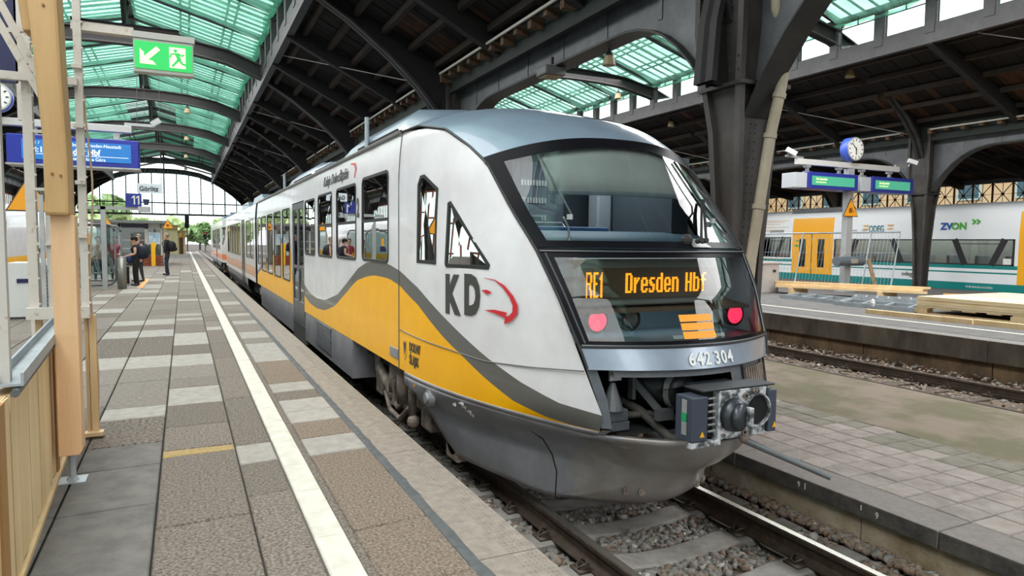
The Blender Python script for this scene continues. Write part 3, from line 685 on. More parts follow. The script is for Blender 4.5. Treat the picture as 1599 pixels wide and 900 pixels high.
def prism_cut(bm, poly, rm=True):
    """cut a convex polygon given in (Y, z) out of a sheet"""
    n = len(poly); bmesh.ops.triangulate(bm, faces=[f for f in bm.faces if len(f.verts) > 3])
    ylo, yhi = min(p[0] for p in poly)-.01, max(p[0] for p in poly)+.01; zlo, zhi = min(p[1] for p in poly)-.01, max(p[1] for p in poly)+.01
    for i in range(n):
        a, b = poly[i], poly[(i+1) % n]; no = Vector((0, b[1]-a[1], -(b[0]-a[0])))
        fs = []
        for f in bm.faces:
            ys = [v.co.y for v in f.verts]; zs = [v.co.z for v in f.verts]
            if max(ys) > ylo and min(ys) < yhi and max(zs) > zlo and min(zs) < zhi: fs.append(f)
        g = list({v for f in fs for v in f.verts})+list({e for f in fs for e in f.edges})+fs
        if no.length > 1e-6: bmesh.ops.bisect_plane(bm, geom=g, dist=1e-6, plane_co=Vector((0, a[0], a[1])), plane_no=no)
    sg = 1 if sum(poly[i][0]*poly[(i+1) % n][1]-poly[(i+1) % n][0]*poly[i][1] for i in range(n)) > 0 else -1
    def inside(f): return all(in1(v.co) for v in f.verts)
    def in1(c): return all(sg*((poly[(i+1) % n][0]-poly[i][0])*(c.z-poly[i][1])-(poly[(i+1) % n][1]-poly[i][1])*(c.y-poly[i][0])) > -2e-5 for i in range(n))
    bmesh.ops.delete(bm, geom=[f for f in bm.faces if inside(f)], context='FACES')
def rrect(y0, y1, z0, z1, r=.07):
    c = []
    for cy, cz, a0 in ((y1-r, z1-r, 0), (y0+r, z1-r, 90), (y0+r, z0+r, 180), (y1-r, z0+r, 270)):
        for k in (0, 45, 90): a = math.radians(a0+k); c.append((cy+r*math.cos(a), cz+r*math.sin(a)))
    return c
def grow(poly, g):
    n = len(poly); cy = sum(p[0] for p in poly)/n; cz = sum(p[1] for p in poly)/n; out = []
    area2 = sum(poly[i][0]*poly[(i+1) % n][1]-poly[(i+1) % n][0]*poly[i][1] for i in range(n)); sg = 1 if area2 > 0 else -1
    for i in range(n):
        p0, p1, p2 = Vector(poly[i-1]), Vector(poly[i]), Vector(poly[(i+1) % n]); d1 = (p1-p0).normalized(); d2 = (p2-p1).normalized()
        n1 = Vector((d1.y, -d1.x))*sg; n2 = Vector((d2.y, -d2.x))*sg; b = (n1+n2).normalized(); k = g/max(.35, b.dot(n1)); out.append(tuple(p1+b*k))
    return out
def window(parent, poly, sf, mir=False, name='window', split=None, gm=None):
    X = (lambda y, z, o: sf(y, z, o)) if not mir else (lambda y, z, o: 2*TC-sf(y, z, o))
    inn, outp = grow(poly, -.020), grow(poly, .012); m = MB(); n = len(poly)
    P = [[(X(y, z, .003), y, z) for y, z in outp], [(X(y, z, .008), y, z) for y, z in outp], [(X(y, z, .008), y, z) for y, z in inn], [(X(y, z, -.02), y, z) for y, z in inn]]
    for r in P: r.append(r[0])
    m.grid(P)
    if split: 
        ya, yb = min(p[0] for p in inn), max(p[0] for p in inn); m.box(min(X(ya, split, -.012), X(ya, split, .006)), max(X(ya, split, -.012), X(ya, split, .006)), ya, yb, split-.018, split+.018)
    f = m.build(name, M_rubber, parent)
    c = (sum(p[0] for p in inn)/n, sum(p[1] for p in inn)/n)
    MB().add([(X(y, z, -.004), y, z) for y, z in inn]+[(X(c[0], c[1], -.004), c[0], c[1])], [(i, (i+1) % n, n) for i in range(n)]).build('window_pane', gm or G_train, f)
    return f
WINS = [(7.36, 8.58, 1.38, 2.39, 1.86), (8.92, 10.18, 1.37, 2.36, 1.86), (10.52, 11.70, 1.36, 2.35, 1.86), (12.02, 13.08, 1.36, 2.33, None), (15.1, 16.3, .74, 2.29, None), (16.6, 17.9, .74, 2.28, 1.86), (18.2, 19.4, .74, 2.27, None), (19.7, 20.9, .74, 2.26, None), (21.1, 22.0, .9, 2.26, None)]
CABW = [[(6.37, 1.42), (6.37, 2.16), (6.32, 2.235), (6.24, 2.24), (5.965, 2.10), (5.95, 1.42)], [(5.75, 1.955), (5.72, 1.965), (5.09, 1.43), (5.10, 1.405), (5.73, 1.40), (5.75, 1.42)]]
DOOR = (13.22, 14.72, -.06, 2.36)
def body_side(mir):
    ys = [22.3, 21.5, 21, 20, 19, 18, 17, 16, 15.2, 14.72, 14.2, 13.7, 13.22]+list(np.arange(13.0, 6.95, -.22)); m = MB()
    grid = []; rowsz = []
    def column(fy):
        """fy(z) gives Y for a height"""
        y_ = fy(.6); zl, zu = lo_(y_), up(y_)
        if y_ > 14.73: zl = interp(y_, [(14.73, 1.95), (15.6, 1.82), (16.4, 1.5), (18, 1.25), (20, .95), (22.3, .55)]); zu = zl+.12
        zu = max(zu, zl+.004)
        zz = [ZSK, zl, zu]+[lerp(max(zu, 1.2), 2.15, t) for t in (.12, .45, 1)] + [2.35, 2.5, 2.62, 2.70, 2.75]
        return zz
    P = []
    for y in ys:
        P.append([(side(y, z), y, z) for z in column(lambda z: y)])
    for s in np.linspace(0.02, 1, 26):
        def Yof(z): return 6.95-s*(6.95-frow(z)[1])
        zl = ZSK; zu = ZSK
        # stripe heights where they meet this flow line
        for _ in range(12): zl = .5*zl+.5*lo_(Yof(zl)); zu = .5*zu+.5*up(Yof(zu))
        zu = max(zu, zl+.004)
        zz = [ZSK, zl, zu]+[lerp(max(zu, 1.2), 2.15, t) for t in (.12, .45, 1)]+[2.35, 2.5, 2.62, 2.70, 2.75]
        P.append([(side(Yof(z), z), Yof(z), z) for z in zz])
    if mir: P = [[(2*TC-p[0], p[1], p[2]) for p in r] for r in P]
    m.grid(P, lambda i, j: 1 if j == 0 else 2 if j == 1 else 0)
    o = m.build('body_side', [M_body, M_yel, M_str], train, True)
    bm = bmesh.new(); bm.from_mesh(o.data)
    for w_ in WINS: prism_cut(bm, rrect(*w_[:4]))
    for p in CABW: prism_cut(bm, p)
    prism_cut(bm, [(DOOR[0], DOOR[2]), (DOOR[1], DOOR[2]), (DOOR[1], DOOR[3]), (DOOR[0], DOOR[3])])
    bm.to_mesh(o.data); bm.free()
    for w_ in WINS: window(train, rrect(*w_[:4]), side, mir, split=w_[4])
    for p, nm in zip(CABW, ('cab_window', 'cab_window')): window(train, p, side, mir, nm)
    # doors: two leaves with tall panes
    sg = 1 if mir else -1; X = TC+sg*1.39
    for a, b in ((DOOR[0]+.02, 13.965), (13.975, DOOR[1]-.02)):
        m = MB()
        for y0, y1, z0, z1 in ((a, a+.09, -.06, 2.34), (b-.09, b, -.06, 2.34), (a+.09, b-.09, 2.22, 2.34), (a+.09, b-.09, -.06, .42), (a+.09, b-.09, 1.05, 1.11)): m.box(X-.02, X+.02, y0, y1, z0, z1)
        d = m.build('door', mat('door_grey', '585a5d', .4, .2), train, bevel=.004)
        MB().box(X-.004, X+.004, a+.09, b-.09, .42, 2.22).build('window_pane', G_train, d)
        MB().bar((X+sg*.035, (13.9 if b < 14 else 14.04), .8), (X+sg*.035, (13.9 if b < 14 else 14.04), 1.0), .02, .02).build('handle', M_steel, d)
    return o
bl_ = body_side(False); br_ = body_side(True)
# skirts below the body
def skirt(y0, y1, zb_, zt, mir, gill=False):
    X = (lambda z: TC+1.402) if mir else (lambda z: TC-1.402); n = 6
    m = MB(); zz = np.linspace(zb_, zt, n); m.grid([[(X(z), y0, z) for z in zz], [(X(z), y1, z) for z in zz]])
    xi = X(zt)+(.5 if not mir else -.5)
    for y in (y0, y1): m.add([(X(z), y, z) for z in zz]+[(xi, y, zt), (xi, y, zb_)], [tuple(range(n+2))])
    m.grid([[(X(zb_), y0, zb_), (xi, y0, zb_)], [(X(zb_), y1, zb_), (xi, y1, zb_)]])
    o = m.build('side_skirt', M_skirt, train)
    if gill:
        g = MB(); sg = 1 if mir else -1
        for k in range(9):
            z = lerp(-.12, .2, k/8); g.bar((X(z)+sg*.012, y1-2.5, z), (X(z)+sg*.012, y1-1.25, z), .02, .028)
        for z in (-.15, .235): g.bar((X(z)+sg*.01, y1-2.52, z), (X(z)+sg*.01, y1-1.23, z), .02, .02)
        g.box(X(.0)-.003, X(.0)+.003, y1-2.5, y1-1.25, -.15, .235).build('vent_grille', M_under2, o)
    return o
for mir in (False, True):
    skirt(9.2, 13.18, -.26, ZSK, mir, True); skirt(14.76, 21.3, -.30, ZSK, mir)
    MB().box(*( (TC-1.40, TC-1.3) if not mir else (TC+1.3, TC+1.40)), 13.2, 14.74, -.36, -.06).build('door_step', M_str, train)
# underframe and dark belly
MB().box(TC-1.2, TC+1.2, 6.2, 22.2, .08, .22).box(TC-1.0, TC+1.0, 9.2, 21.2, -.38, .08).build('underframe', M_gap, train)
MB().box(TC-1.33, TC+1.33, 7, 22.2, .27, .33).build('passenger_floor', M_int, train)
MB().box(TC-1.3, TC+1.3, 6.9, 6.95, .3, 2.7).build('cab_bulkhead', mat('dark_bulkhead', '2a2d31', .7), train)
for y in (7.9, 8.75, 9.4, 10.25, 11.0, 11.8, 12.5, 15.6, 16.5, 17.4, 18.3, 19.2, 20.1):
    for x0 in (TC-1.28, TC+.3):
        MB().box(x0, x0+.98, y, y+.12, .75, 1.72).box(x0, x0+.98, y-.42, y+.05, .7, .85).build('seat_row', M_seat, train, bevel=.03)
MB().box(TC-1.2, TC+1.2, 7, 22.2, 2.56, 2.6).build('inner_ceiling', M_int, train)
# roof shell over the passenger part, edge gutter and roof gear
P = []
for y in (22.3, 14, 7.6, 6.95):
    z0 = 3.12 if y > 7 else 3.08; P.append([(TC+1.37*s, y, 2.75+(z0-2.75)*(1-abs(s)**2.5)) for s in np.linspace(-1, 1, 21)])
for q in (-1, 1): MB().box(TC+q*.92-.1, TC+q*.92+.1, 5.3 if q > 0 else 5.75, 6.8, 1.0, 2.45).build('cab_window_blocker', M_cabd0, train)  # dark boxes added behind the cab windows to block bright see-through
rs = MB().grid(P).build('roof_shell', M_roof, train, True)
for sg in (-1, 1): MB().tube([(TC+sg*1.385, 22.3, 2.755), (TC+sg*1.385, 6.95, 2.755)], .018, 6).build('gutter', M_str, train)
def pod(y0, y1, x0=-.82, x1=.82, h=.28):
    P = []
    for y, k in ((y0, 0), (y0+.3, .45), (y0+1.0, 1), (y1-.8, 1), (y1-.2, .5), (y1, 0)):
        P.append([(TC+x0-.12*(1-k), y, 2.95), (TC+x0, y, 3.02+h*k*.55), (TC+x0+.2, y, 3.06+h*k), (TC, y, 3.10+h*k*1.05), (TC+x1-.2, y, 3.06+h*k), (TC+x1, y, 3.02+h*k*.55), (TC+x1+.12*(1-k), y, 2.95)])
    o = MB().grid(P).build('roof_pod', M_roof, train, True)
    MB().box(TC+x0-.015, TC+x0+.02, y0+1.3, y1-1.3, 2.98, 3.12).build('pod_vent', M_gap, o)
pod(7.7, 12.6); pod(14.6, 19.8); MB().box(TC-1.0, TC-.7, 12.8, 14.4, 2.9, 3.06).build('roof_box', M_roof, train, bevel=.03)
MB().cyl((TC-.85, 10.6, 3.0), (TC-.85, 10.6, 3.52), .035).build('exhaust_pipe', M_steel, train); MB().cyl((TC-.85, 20.2, 3.0), (TC-.85, 20.2, 3.45), .035).build('exhaust_pipe', M_steel, train)
# ------------------------------------------------ nose: roof cap, screens, band, skirt
def arc_grid(z0, z1, nz, s0, s1, ns, off=0):
    return [[front(z, s, off) for s in np.linspace(s0, s1, ns)] for z in np.linspace(z0, z1, nz)]
P = [[front(z, s) for s in np.linspace(-1, 1, 41)] for z in (2.335, 2.38, 2.43, 2.48, 2.53, 2.58, 2.63, 2.67, 2.70, 2.72, 2.735, 2.745, 2.7475, 2.75)]
MB().grid(P).build('roof_cap', M_roof, train, True)
# thin lip that closes the gap to the side panels
for sg in (-1, 1):
    pts = [front(z, sg) for z in list(np.linspace(2.28, 2.72, 14))+[2.732, 2.74, 2.745, 2.7475, 2.75]]
    MB().tube([p+Vector((sg*.004, 0, 0)) for p in pts], .012, 6).build('roof_seam', M_rubber, train)
    MB().tube([front(z, sg)+Vector((0, -.004, 0)) for z in np.linspace(.72, 2.28, 14)], .011, 6).build('corner_seal', M_rubber, train)
    MB().tube([(2*TC-side(6.95, z, .002) if sg > 0 else side(6.95, z, .002), 6.95, z) for z in (ZSK, .8, 1.4, 2.0, 2.3, 2.5, 2.65, 2.74)], .007, 5).build('panel_joint', M_str, train)
P = [[front(z, s, .006) for s in np.linspace(.10, .44, 5)] for z in (2.652, 2.69, 2.715, 2.73)]
MB().grid(P).build('roof_marker', mat('roof_marker_black', '23262a', .5), train)
def screen(z0, z1, sa, sb, ta, tb, name):
    """black surround (z0..z1, full width) and a pane between the limits"""
    f = MB(); za, zb_ = ta, tb; off = .004
    zs_ = [z0, za]; 
    f.grid(arc_grid(z0, za, 3, -1, 1, 41, off)).grid(arc_grid(zb_, z1, 3, -1, 1, 41, off))
    def sl(z): t = (z-za)/(zb_-za); return lerp(sa, sb, t)
    for sg in (-1, 1):
        f.grid([[front(z, sg*lerp(sl(z), 1, t), off) for t in np.linspace(0, 1, 8)] for z in np.linspace(za, zb_, 12)])
    o = f.build(name+'_frame', M_black, train, True)
    pn = MB().grid([[front(z, s*sl(z), .001) for s in np.linspace(-1, 1, 31)] for z in np.linspace(za, zb_, 14)]).build(name+'_pane', G_wind, o, True)
    return o
ws = screen(1.585, 2.335, .90, .90, 1.635, 2.262, 'windscreen')
ls = screen(.872, 1.575, .92, .91, .915, 1.51, 'lower_screen')
for za in (.885, 1.555):
    MB().tube([front(za, s, .012) for s in np.linspace(-.985, .985, 25)], .007, 5).build('screen_trim', mat('grey_screen_trim', '55565a', .4, .3), ls)
for sg in (-1, 1): MB().tube([front(z, sg*.955, .010) for z in np.linspace(.9, 1.54, 8)], .007, 5).build('screen_trim', MATS['grey_screen_trim'], ls)
MB().grid(arc_grid(.715, .872, 4, -1, 1, 41)).build('number_band', M_band, train, True)
MB().tube([front(.873, s, .004) for s in np.linspace(-1, 1, 31)], .008, 5).build('band_seal', M_rubber, train)
num = [(c, s) for c, s in zip('642304', (-.20, -.12, -.04, .07, .15, .23))]
for c, s in num:
    a, b, u = front(.742, s, .008), front(.742, s+.05, .008), front(.86, s, .008)
    text(c, .135, a, b-a, u-a, M_white, train, .85, 'number', .002, bold=.003)
# lower apron with its lip, from side to side
za = [-.45, -.40, -.33, -.27, -.2, -.15, -.1, -.05, 0, .05, .1, .15, .2, .235]
def yend(z): return 6.55-(.14-z)*.9 if z < .14 else 6.75
P = []
for z in za:
    d, Yc, _, _ = frow(z); L = [(side(lerp(yend(z), Yc, s), z), lerp(yend(z), Yc, s), z) for s in np.linspace(0, 1, 18)]
    P.append(L[:-1]+[tuple(front(z, s)) for s in np.linspace(-1, 1, 45)]+[(2*TC-p[0], p[1], p[2]) for p in L[:-1][::-1]])
ap = MB().grid(P, lambda i, j: 1 if 21 <= j < 57 else 0).build('apron', [M_skirt, mat('scuffed_apron', '98928f', .38, .15, '857d78', 4, .06, 30)], train, True, solid=.02)
for mir in (False, True):
    P = []
    for z in (.235, .255, ZSK):
        d, Yc, _, _ = frow(z); L = [(side(lerp(yend(z), Yc, s), z), lerp(yend(z), Yc, s), z) for s in np.linspace(0, 1, 18)]; P.append([(2*TC-p[0], p[1], p[2]) for p in L] if mir else L)
    MB().grid(P).build('apron_edge', M_skirt, train, True, solid=.02)
for sg in (-1, 1):   # upright ends of the lip beside the coupling bay
    P = [[front(z, sg*s) for s in (1, .97, .94)] for z in (.235, .255, .28, .30)]
    MB().grid(P).build('apron_corner', M_skirt, train, True)
lip = MB(); P = [[front(.235, s), front(.236, s)+Vector((0, .13, -.01)), front(.236, s)+Vector((0, .2, -.12))] for s in np.linspace(-1, 1, 33)]; lip.grid(P); lip.build('apron_lip', M_str, train, True)
for s in (-.48, -.36, .28, .44):
    c = front(-.30, s, .016); bo = MB().cyl(c, c+Vector((0, -.012, 0)), .030, n=14).cyl(c+Vector((0, -.012, 0)), c+Vector((0, -.02, 0)), .014, n=6); bo.build('apron_bolt', M_under, ap)
for sg in (-1, 1):
    pts = []
    for y, z in ((4.93, .27), (4.92, .1), (4.86, 0), (4.70, -.08), (4.62, -.2), (4.64, -.43)): pts.append((side(y, z, .004) if sg < 0 else 2*TC-side(y, z, .004), y, z))
    MB().tube(pts, .006, 5).build('apron_joint', M_gap, train)
pl_ = [(side(y, z, .002), y, z) for y, z in ((y, interp(-y, [(-6.93, .69), (-5.7, .655), (-5.12, .63), (-4.6, .66), (-4.12, .70)])) for y in np.linspace(6.93, 4.12, 36))]
MB().tube(pl_, .005, 5).build('panel_joint', M_str, train)
# ------------------------------------------------ cab inside
M_dash = mat('dashboard_blue_grey', '526a78', .6); M_cabdark = mat('cab_dark_trim', '1d2329', .7)
m = MB(); P = []
for s in np.linspace(-1, 1, 21):
    a = front(1.60, s*.97); P.append([a+Vector((0, .03, -.06)), a+Vector((0, .05, .02)), Vector((a.x, 5.15, 1.70)), Vector((a.x, 5.45, 1.73)), Vector((a.x, 5.5, 1.2))])
m.grid(P).build('dashboard', M_dash, train, True)
MB().box(TC-.95, TC+.2, 5.44, 5.5, 1.70, 1.765).build('dashboard_hood', mat('hood_blue', '3d6594', .5), train, bevel=.015)
m = MB().box(TC-1.3, TC+1.3, 6.83, 6.9, .9, 2.72); m.build('cab_back_wall', mat('cab_wall_dark', '333c44', .8), train)
MB().box(TC-.22, TC+.42, 6.70, 6.83, 1.3, 2.5).build('cab_cupboard', mat('cupboard_grey', '4a525b', .7), train)
for z in (1.86, 2.05, 2.24):
    g = MB()
    for k in range(9): g.box(TC-.12+.036*k, TC-.096+.036*k, 6.685, 6.70, z, z+.06)
    g.build('cupboard_grille', M_alu, train)
MB().box(TC+.62, TC+.80, 6.3, 6.5, 1.7, 2.5).box(TC+1.0, TC+1.22, 6.4, 6.6, 1.6, 2.2).build('cab_cabinet', mat('cab_cabinet_grey', '8d949a', .6), train, bevel=.02)
s_ = MB(); s_.box(TC-.70, TC-.25, 5.95, 6.05, 1.1, 1.88).box(TC-.7, TC-.25, 5.55, 6.0, 1.0, 1.12).ball((TC-.48, 6.0, 1.93), .11, 10, sc=(1, .5, 1)); s_.build('driver_seat', mat('driver_seat_grey', '4d5560', .8), train, bevel=.03)
MB().tube([(TC-.95, 5.5, 1.73), (TC-.95, 5.6, 1.80), (TC-.2, 5.65, 1.80), (TC-.2, 5.55, 1.73)], .012, 6).build('hand_rail', M_alu, train)
# sun blind
P = []
for z, dy in ((2.268, .05), (2.20, .06), (2.12, .07), (2.04, .08)):
    P.append([front(z, s)+Vector((0, dy, 0 if z > 2.05 else -.0)) for s in np.linspace(-.66, .72, 13)])
e = P[-1]; P[-1] = [Vector((p.x, p.y, 2.035)) for p in e]
MB().grid(P).build('sun_blind', mat('grey_blind', 'd4d2cc', .8, 0, 'c6c4be', 3), train, True, solid=.006)
MB().tube([Vector((p.x, p.y-.01, 2.035)) for p in e], .022, 6).build('blind_rail', M_alu, train)
for s in (-.72, .72):
    a = Vector((TC+s, 4.62, 1.64)); MB().tube([a, a+Vector((0, .02, .1)), a+Vector((-.03 if s < 0 else .06, .05, .18))], .009, 6).cyl(a-Vector((0, 0, .02)), a+Vector((0, 0, .03)), .022, .012).cyl(a+Vector((0, 0, .16)), a+Vector((0, .0, .20)), .025).build('cab_lamp', M_alu, train)
MB().tube([front(2.235, -.64)+Vector((0, .06, 0)), front(1.84, -.60)+Vector((0, .06, 0))], .008, 6).build('blind_cord', M_alu, train)
# wiper on its base plate
ba = front(1.63, .26, .02)
wp = MB().add([tuple(front(z, s, .014)) for z, s in ((1.592, .20), (1.592, .42), (1.66, .33), (1.66, .20))], [(0, 1, 2, 3)]).build('wiper_plate', M_alu, train)
m = MB(); tip = front(1.98, .66, .035)
for q in (0, .05):
    a = ba+Vector((q+.0, -.01, .01)); m.cyl(a, a+Vector((0, -.06, .01)), .022, n=10); m.bar(a+Vector((0, -.05, .01)), tip+Vector((q*.4, -.01, 0)), .022, .018)
m.build('wiper_arm', M_rubber, train)
MB().tube([front(2.24, .52, .02), front(1.98, .66, .022), front(1.72, .83, .02)], .011, 5).build('wiper_blade', M_rubber, train)
MB().ball(ba+Vector((-.10, -.005, .02)), .055, 12, sc=(1, .5, .9)).build('washer_cover', M_rubber, train)
# ------------------------------------------------ behind the lower screen
M_back = mat('light_box_grey', '50616a', .6)
bx = MB(); 
P = [[Vector((TC+q*.93, 4.78, z)) for q in np.linspace(-1, 1, 9)] for z in (.86, 1.58)]; bx.grid(P)
bx.grid([[front(.885, s)+Vector((0, .03, 0)), Vector((TC+.95*s, 4.78, .885))] for s in np.linspace(-.96, .96, 15)])
bx.grid([[front(1.57, s)+Vector((0, .03, 0)), Vector((TC+.95*s, 4.78, 1.57))] for s in np.linspace(-.96, .96, 15)])
hb = bx.build('lamp_housing', M_back, train)
db = MB().box(TC-.83, TC+.60, 4.36, 4.5, 1.14, 1.50).build('display_box', mat('display_box_grey', '7f7c74', .6), train, bevel=.01)
MB().box(TC-.77, TC+.54, 4.348, 4.36, 1.19, 1.43).build('display_face', mat('display_face_brown', '5d4d3a', .5), db)
MB().add([(TC-.86, 4.30, 1.11), (TC+.86, 4.30, 1.11), (TC+.95, 4.72, 1.14), (TC-.95, 4.72, 1.14), (TC-.86, 4.30, 1.085), (TC+.86, 4.30, 1.085), (TC+.95, 4.72, 1.11), (TC-.95, 4.72, 1.11)], [(0, 1, 2, 3), (7, 6, 5, 4), (0, 4, 5, 1), (1, 5, 6, 2), (3, 2, 6, 7), (0, 3, 7, 4)]).build('display_shelf', mat('brown_shelf', '6d5846', .7), train)
E_led = emit('orange_led', 'ff9418', 2.4)
GL = {'R': '111110 100011 100011 100011 111110 100110 100110 100011 100011 100011', 'E': '11111 11000 11000 11000 11110 11000 11000 11000 11000 11111', '1': '0010 0110 1110 0110 0110 0110 0110 0110 0110 0110',
 'D': '111110 110011 110011 110011 110011 110011 110011 110011 111110', 'r': '00000 00000 11011 11110 11100 11000 11000 11000 11000', 'e': '000000 000000 011110 110011 110011 111111 110000 110011 011110', 's': '00000 00000 01111 11000 11100 01111 00011 10011 11110', 'd': '000011 000011 011111 110011 110011 110011 110011 110011 011111', 'n': '000000 000000 111110 110011 110011 110011 110011 110011 110011', 'H': '110011 110011 110011 110011 111111 110011 110011 110011 110011', 'b': '110000 110000 111110 110011 110011 110011 110011 110011 111110', 'f': '00111 01100 01100 11111 01100 01100 01100 01100 01100', ' ': '0000'}
def led(s, x, z, px, pz, y, parent):
    for ch in s:
        rows_ = GL[ch].split(); m = MB()
        for i, r in enumerate(rows_[::-1]):
            for j, b in enumerate(r):
                if b == '1': m.box(x+j*px, x+j*px+px*.86, y-.003, y, z+i*pz, z+i*pz+pz*.86)
        if m.v: stuff(m.build('led_character', E_led, parent))
        x += px*(len(rows_[0])+1.2)
led('RE1', TC-.73, 1.205, .0088, .0195, 4.346, db); led('Dresden Hbf', TC-.375, 1.235, .0109, .0172, 4.346, db)
E_red = emit('red_tail_light', 'ff2a4a', 2.6); M_redoff = mat('red_lens', '8c1426', .25); M_refl = mat('lamp_reflector', 'd2d6d4', .15, .9)
for s, e_ in ((-.59, E_red), (.80, E_red)):
    c = Vector((TC+s, 4.42, 1.02)); t_ = MB().cyl(c, c+Vector((0, -.03, 0)), .085, .075, 20).build('tail_light', e_, train); MB().cyl(c+Vector((0, .02, 0)), c+Vector((0, -.02, 0)), .10, .10, 20).build('lamp_ring', M_rubber, t_)
for s in (-.28, .58):
    c = Vector((TC+s, 4.42, 1.02)); t_ = MB().cyl(c, c+Vector((0, -.03, 0)), .078, .06, 20).build('headlight', M_refl, train); MB().cyl(c+Vector((0, .02, 0)), c+Vector((0, -.02, 0)), .095, .095, 20).build('lamp_ring', M_rubber, t_)
c = Vector((TC+.86, 4.5, 1.02)); MB().cyl(c, c+Vector((0, -.03, 0)), .04, n=14).build('marker_light', M_redoff, train)
M_or = mat('orange_decal', 'f39a1c', .5)
dec = MB()
for z0, z1 in ((1.045, 1.095), (.985, 1.035), (.925, .975)):
    dec.grid([[front(z, q/frow(z)[0], .003) for q in np.linspace(-.165, .135, 5)] for z in (z0, z1)])
dec.build('orange_decal', M_or, ls)
MB().grid([[front(z, s, -.004) for s in np.linspace(-.27, .26, 5)] for z in (.927, .952)]).build('white_card', M_white, ls)
area('cab_fill_light', (TC, 5.9, 2.62), 1.6, .8, 26, (.95, .98, 1)); area('housing_fill_light', (TC, 4.52, 1.555), 1.5, .16, 3.5, (.9, .97, 1)); area('housing_fill_light', (TC, 4.55, 1.07), 1.5, .16, 2.0, (.9, .97, 1))  # fill lights added to brighten the cab and the housing behind the screen
# ------------------------------------------------ open coupling bay
bay = MB(); 
bay.grid([[(TC+.80*q, 4.75, z) for q in (-1, 1)] for z in (.2, .72)])
for q in (-1, 1): bay.grid([[(TC+q*.78, 4.1, z), (TC+q*.78, 4.75, z)] for z in (.3, .70)])
bay.grid([[(TC+.85*q, y, .715) for q in (-1, 1)] for y in (4.1, 4.8)]); bay.grid([[(TC+.62*q, y, .23) for q in (-1, 1)] for y in (4.0, 4.8)])
bay.build('coupling_bay', M_gap, train)
# right and left grey panels of the bay
M_bay = mat('bay_panel_grey', '5d6066', .5, .1, '4d5056', 5)
def fp_(z, s, dy): p = front(z, s); return p+Vector((0, dy, 0))
P = [[fp_(z, s, .05) for s in np.linspace(.30, .985, 9)] for z in (.26, .45, .62, .715)]
rp = MB().grid(P).build('bay_panel', M_bay, train, True)
g = MB()
for k in range(9):
    s = lerp(.50, .86, k/8); g.bar(fp_(.46, s, .03), fp_(.675, s+.0, .03), .012, .03, (0, 1, 0))
g.build('bay_grille', M_under, rp); MB().grid([[fp_(z, s, .045) for s in (.46, .90)] for z in (.44, .69)]).build('grille_recess', M_gap, rp)
P = [[fp_(z, s, .05) for s in (-.985, -.95, -.91)] for z in (.30, .5, .715)]; MB().grid(P).build('bay_panel', M_bay, train, True)
MB().grid([[fp_(z, s, .05) for s in np.linspace(-.8, .32, 9)] for z in (.66, .716)]).build('bay_header', M_bay, train)
cs = TC-.66
MB().box(cs-.02, cs+.08, 4.08, 4.1, .62, .70).build('bay_tag', M_alu, train)
h = MB().cyl((cs+.03, 4.12, .40), (cs+.03, 4.12, .60), .085, .02, 12, caps=False).build('horn', M_irongrey, train)
m = MB()
for i, (w_, z0, z1) in enumerate(((.10, .31, .40), (.085, .24, .31))): m.box(cs-.02+.03*i, cs+.05+w_+.03*i, 4.08, 4.3, z0, z1)
m.build('bay_bracket', M_bay, train, bevel=.01)
# drawbar, hoses, coupler head
cx, cyy, cz = TC+.02, 3.52, .46
M_cpl = mat('scraped_coupler_iron', 'cfd1d3', .5, .25, '4c4e52', 14, .3, 60, lo=.42, hi=.58); M_cbl = mat('coupler_black', '24272b', .5, .2)
MB().cyl((TC-.36, 4.75, .52), (TC-.12, 4.0, .52), .12, .12, 20).cyl((TC-.14, 4.06, .52), (TC-.10, 3.95, .52), .135, .135, 20).build('drawbar', M_cbl, train, True)
MB().cyl((TC-.13, 4.04, .52), (TC-.118, 3.99, .52), .138, .138, 20).build('drawbar_collar', M_alu, train)
cp = MB().box(cx-.21, cx+.22, cyy-.03, cyy+.05, cz-.175, cz+.165).build('coupler_plate', M_cpl, train, bevel=.008)
MB().box(cx-.36, cx+.30, cyy-.03, cyy+.16, cz+.165, cz+.18).build('coupler_cover', M_cbl, train, bevel=.006)
MB().add([(cx-.36, cyy+.16, cz+.172), (cx+.30, cyy+.16, cz+.172), (cx+.1, cyy+.55, cz+.06), (cx-.3, cyy+.55, cz+.06)], [(0, 1, 2, 3)]).build('coupler_cover', M_cbl, train)
MB().box(cx-.2, cx+.2, cyy+.05, cyy+.35, cz-.15, cz+.15).build('coupler_body', M_cbl, train)
MB().cyl((cx-.085, cyy-.03, cz-.01), (cx-.085, cyy-.085, cz-.01), .118, .105, 28).cyl((cx-.085, cyy-.085, cz-.01), (cx-.075, cyy-.115, cz-.01), .095, .075, 24).build('coupler_cone', mat('coupler_cone_iron', '4b4f54', .35, .6), cp, True)
MB().box(cx-.03, cx+.01, cyy-.13, cyy-.05, cz-.08, cz+.05).build('coupler_hook', M_cpl, cp, bevel=.005)
MB().cyl((cx+.12, cyy-.032, cz+.01), (cx+.12, cyy-.036, cz+.01), .108, .108, 28).build('coupler_cup', M_gap, cp)
m = MB()
for k in range(24):
    a = 2*math.pi*k/24; b = 2*math.pi*(k+1)/24; m.bar((cx+.12+.113*math.cos(a), cyy-.045, cz+.01+.113*math.sin(a)), (cx+.12+.113*math.cos(b), cyy-.045, cz+.01+.113*math.sin(b)), .012, .03, (0, 1, 0))
m.build('cup_rim', M_cpl, cp)
m = MB()
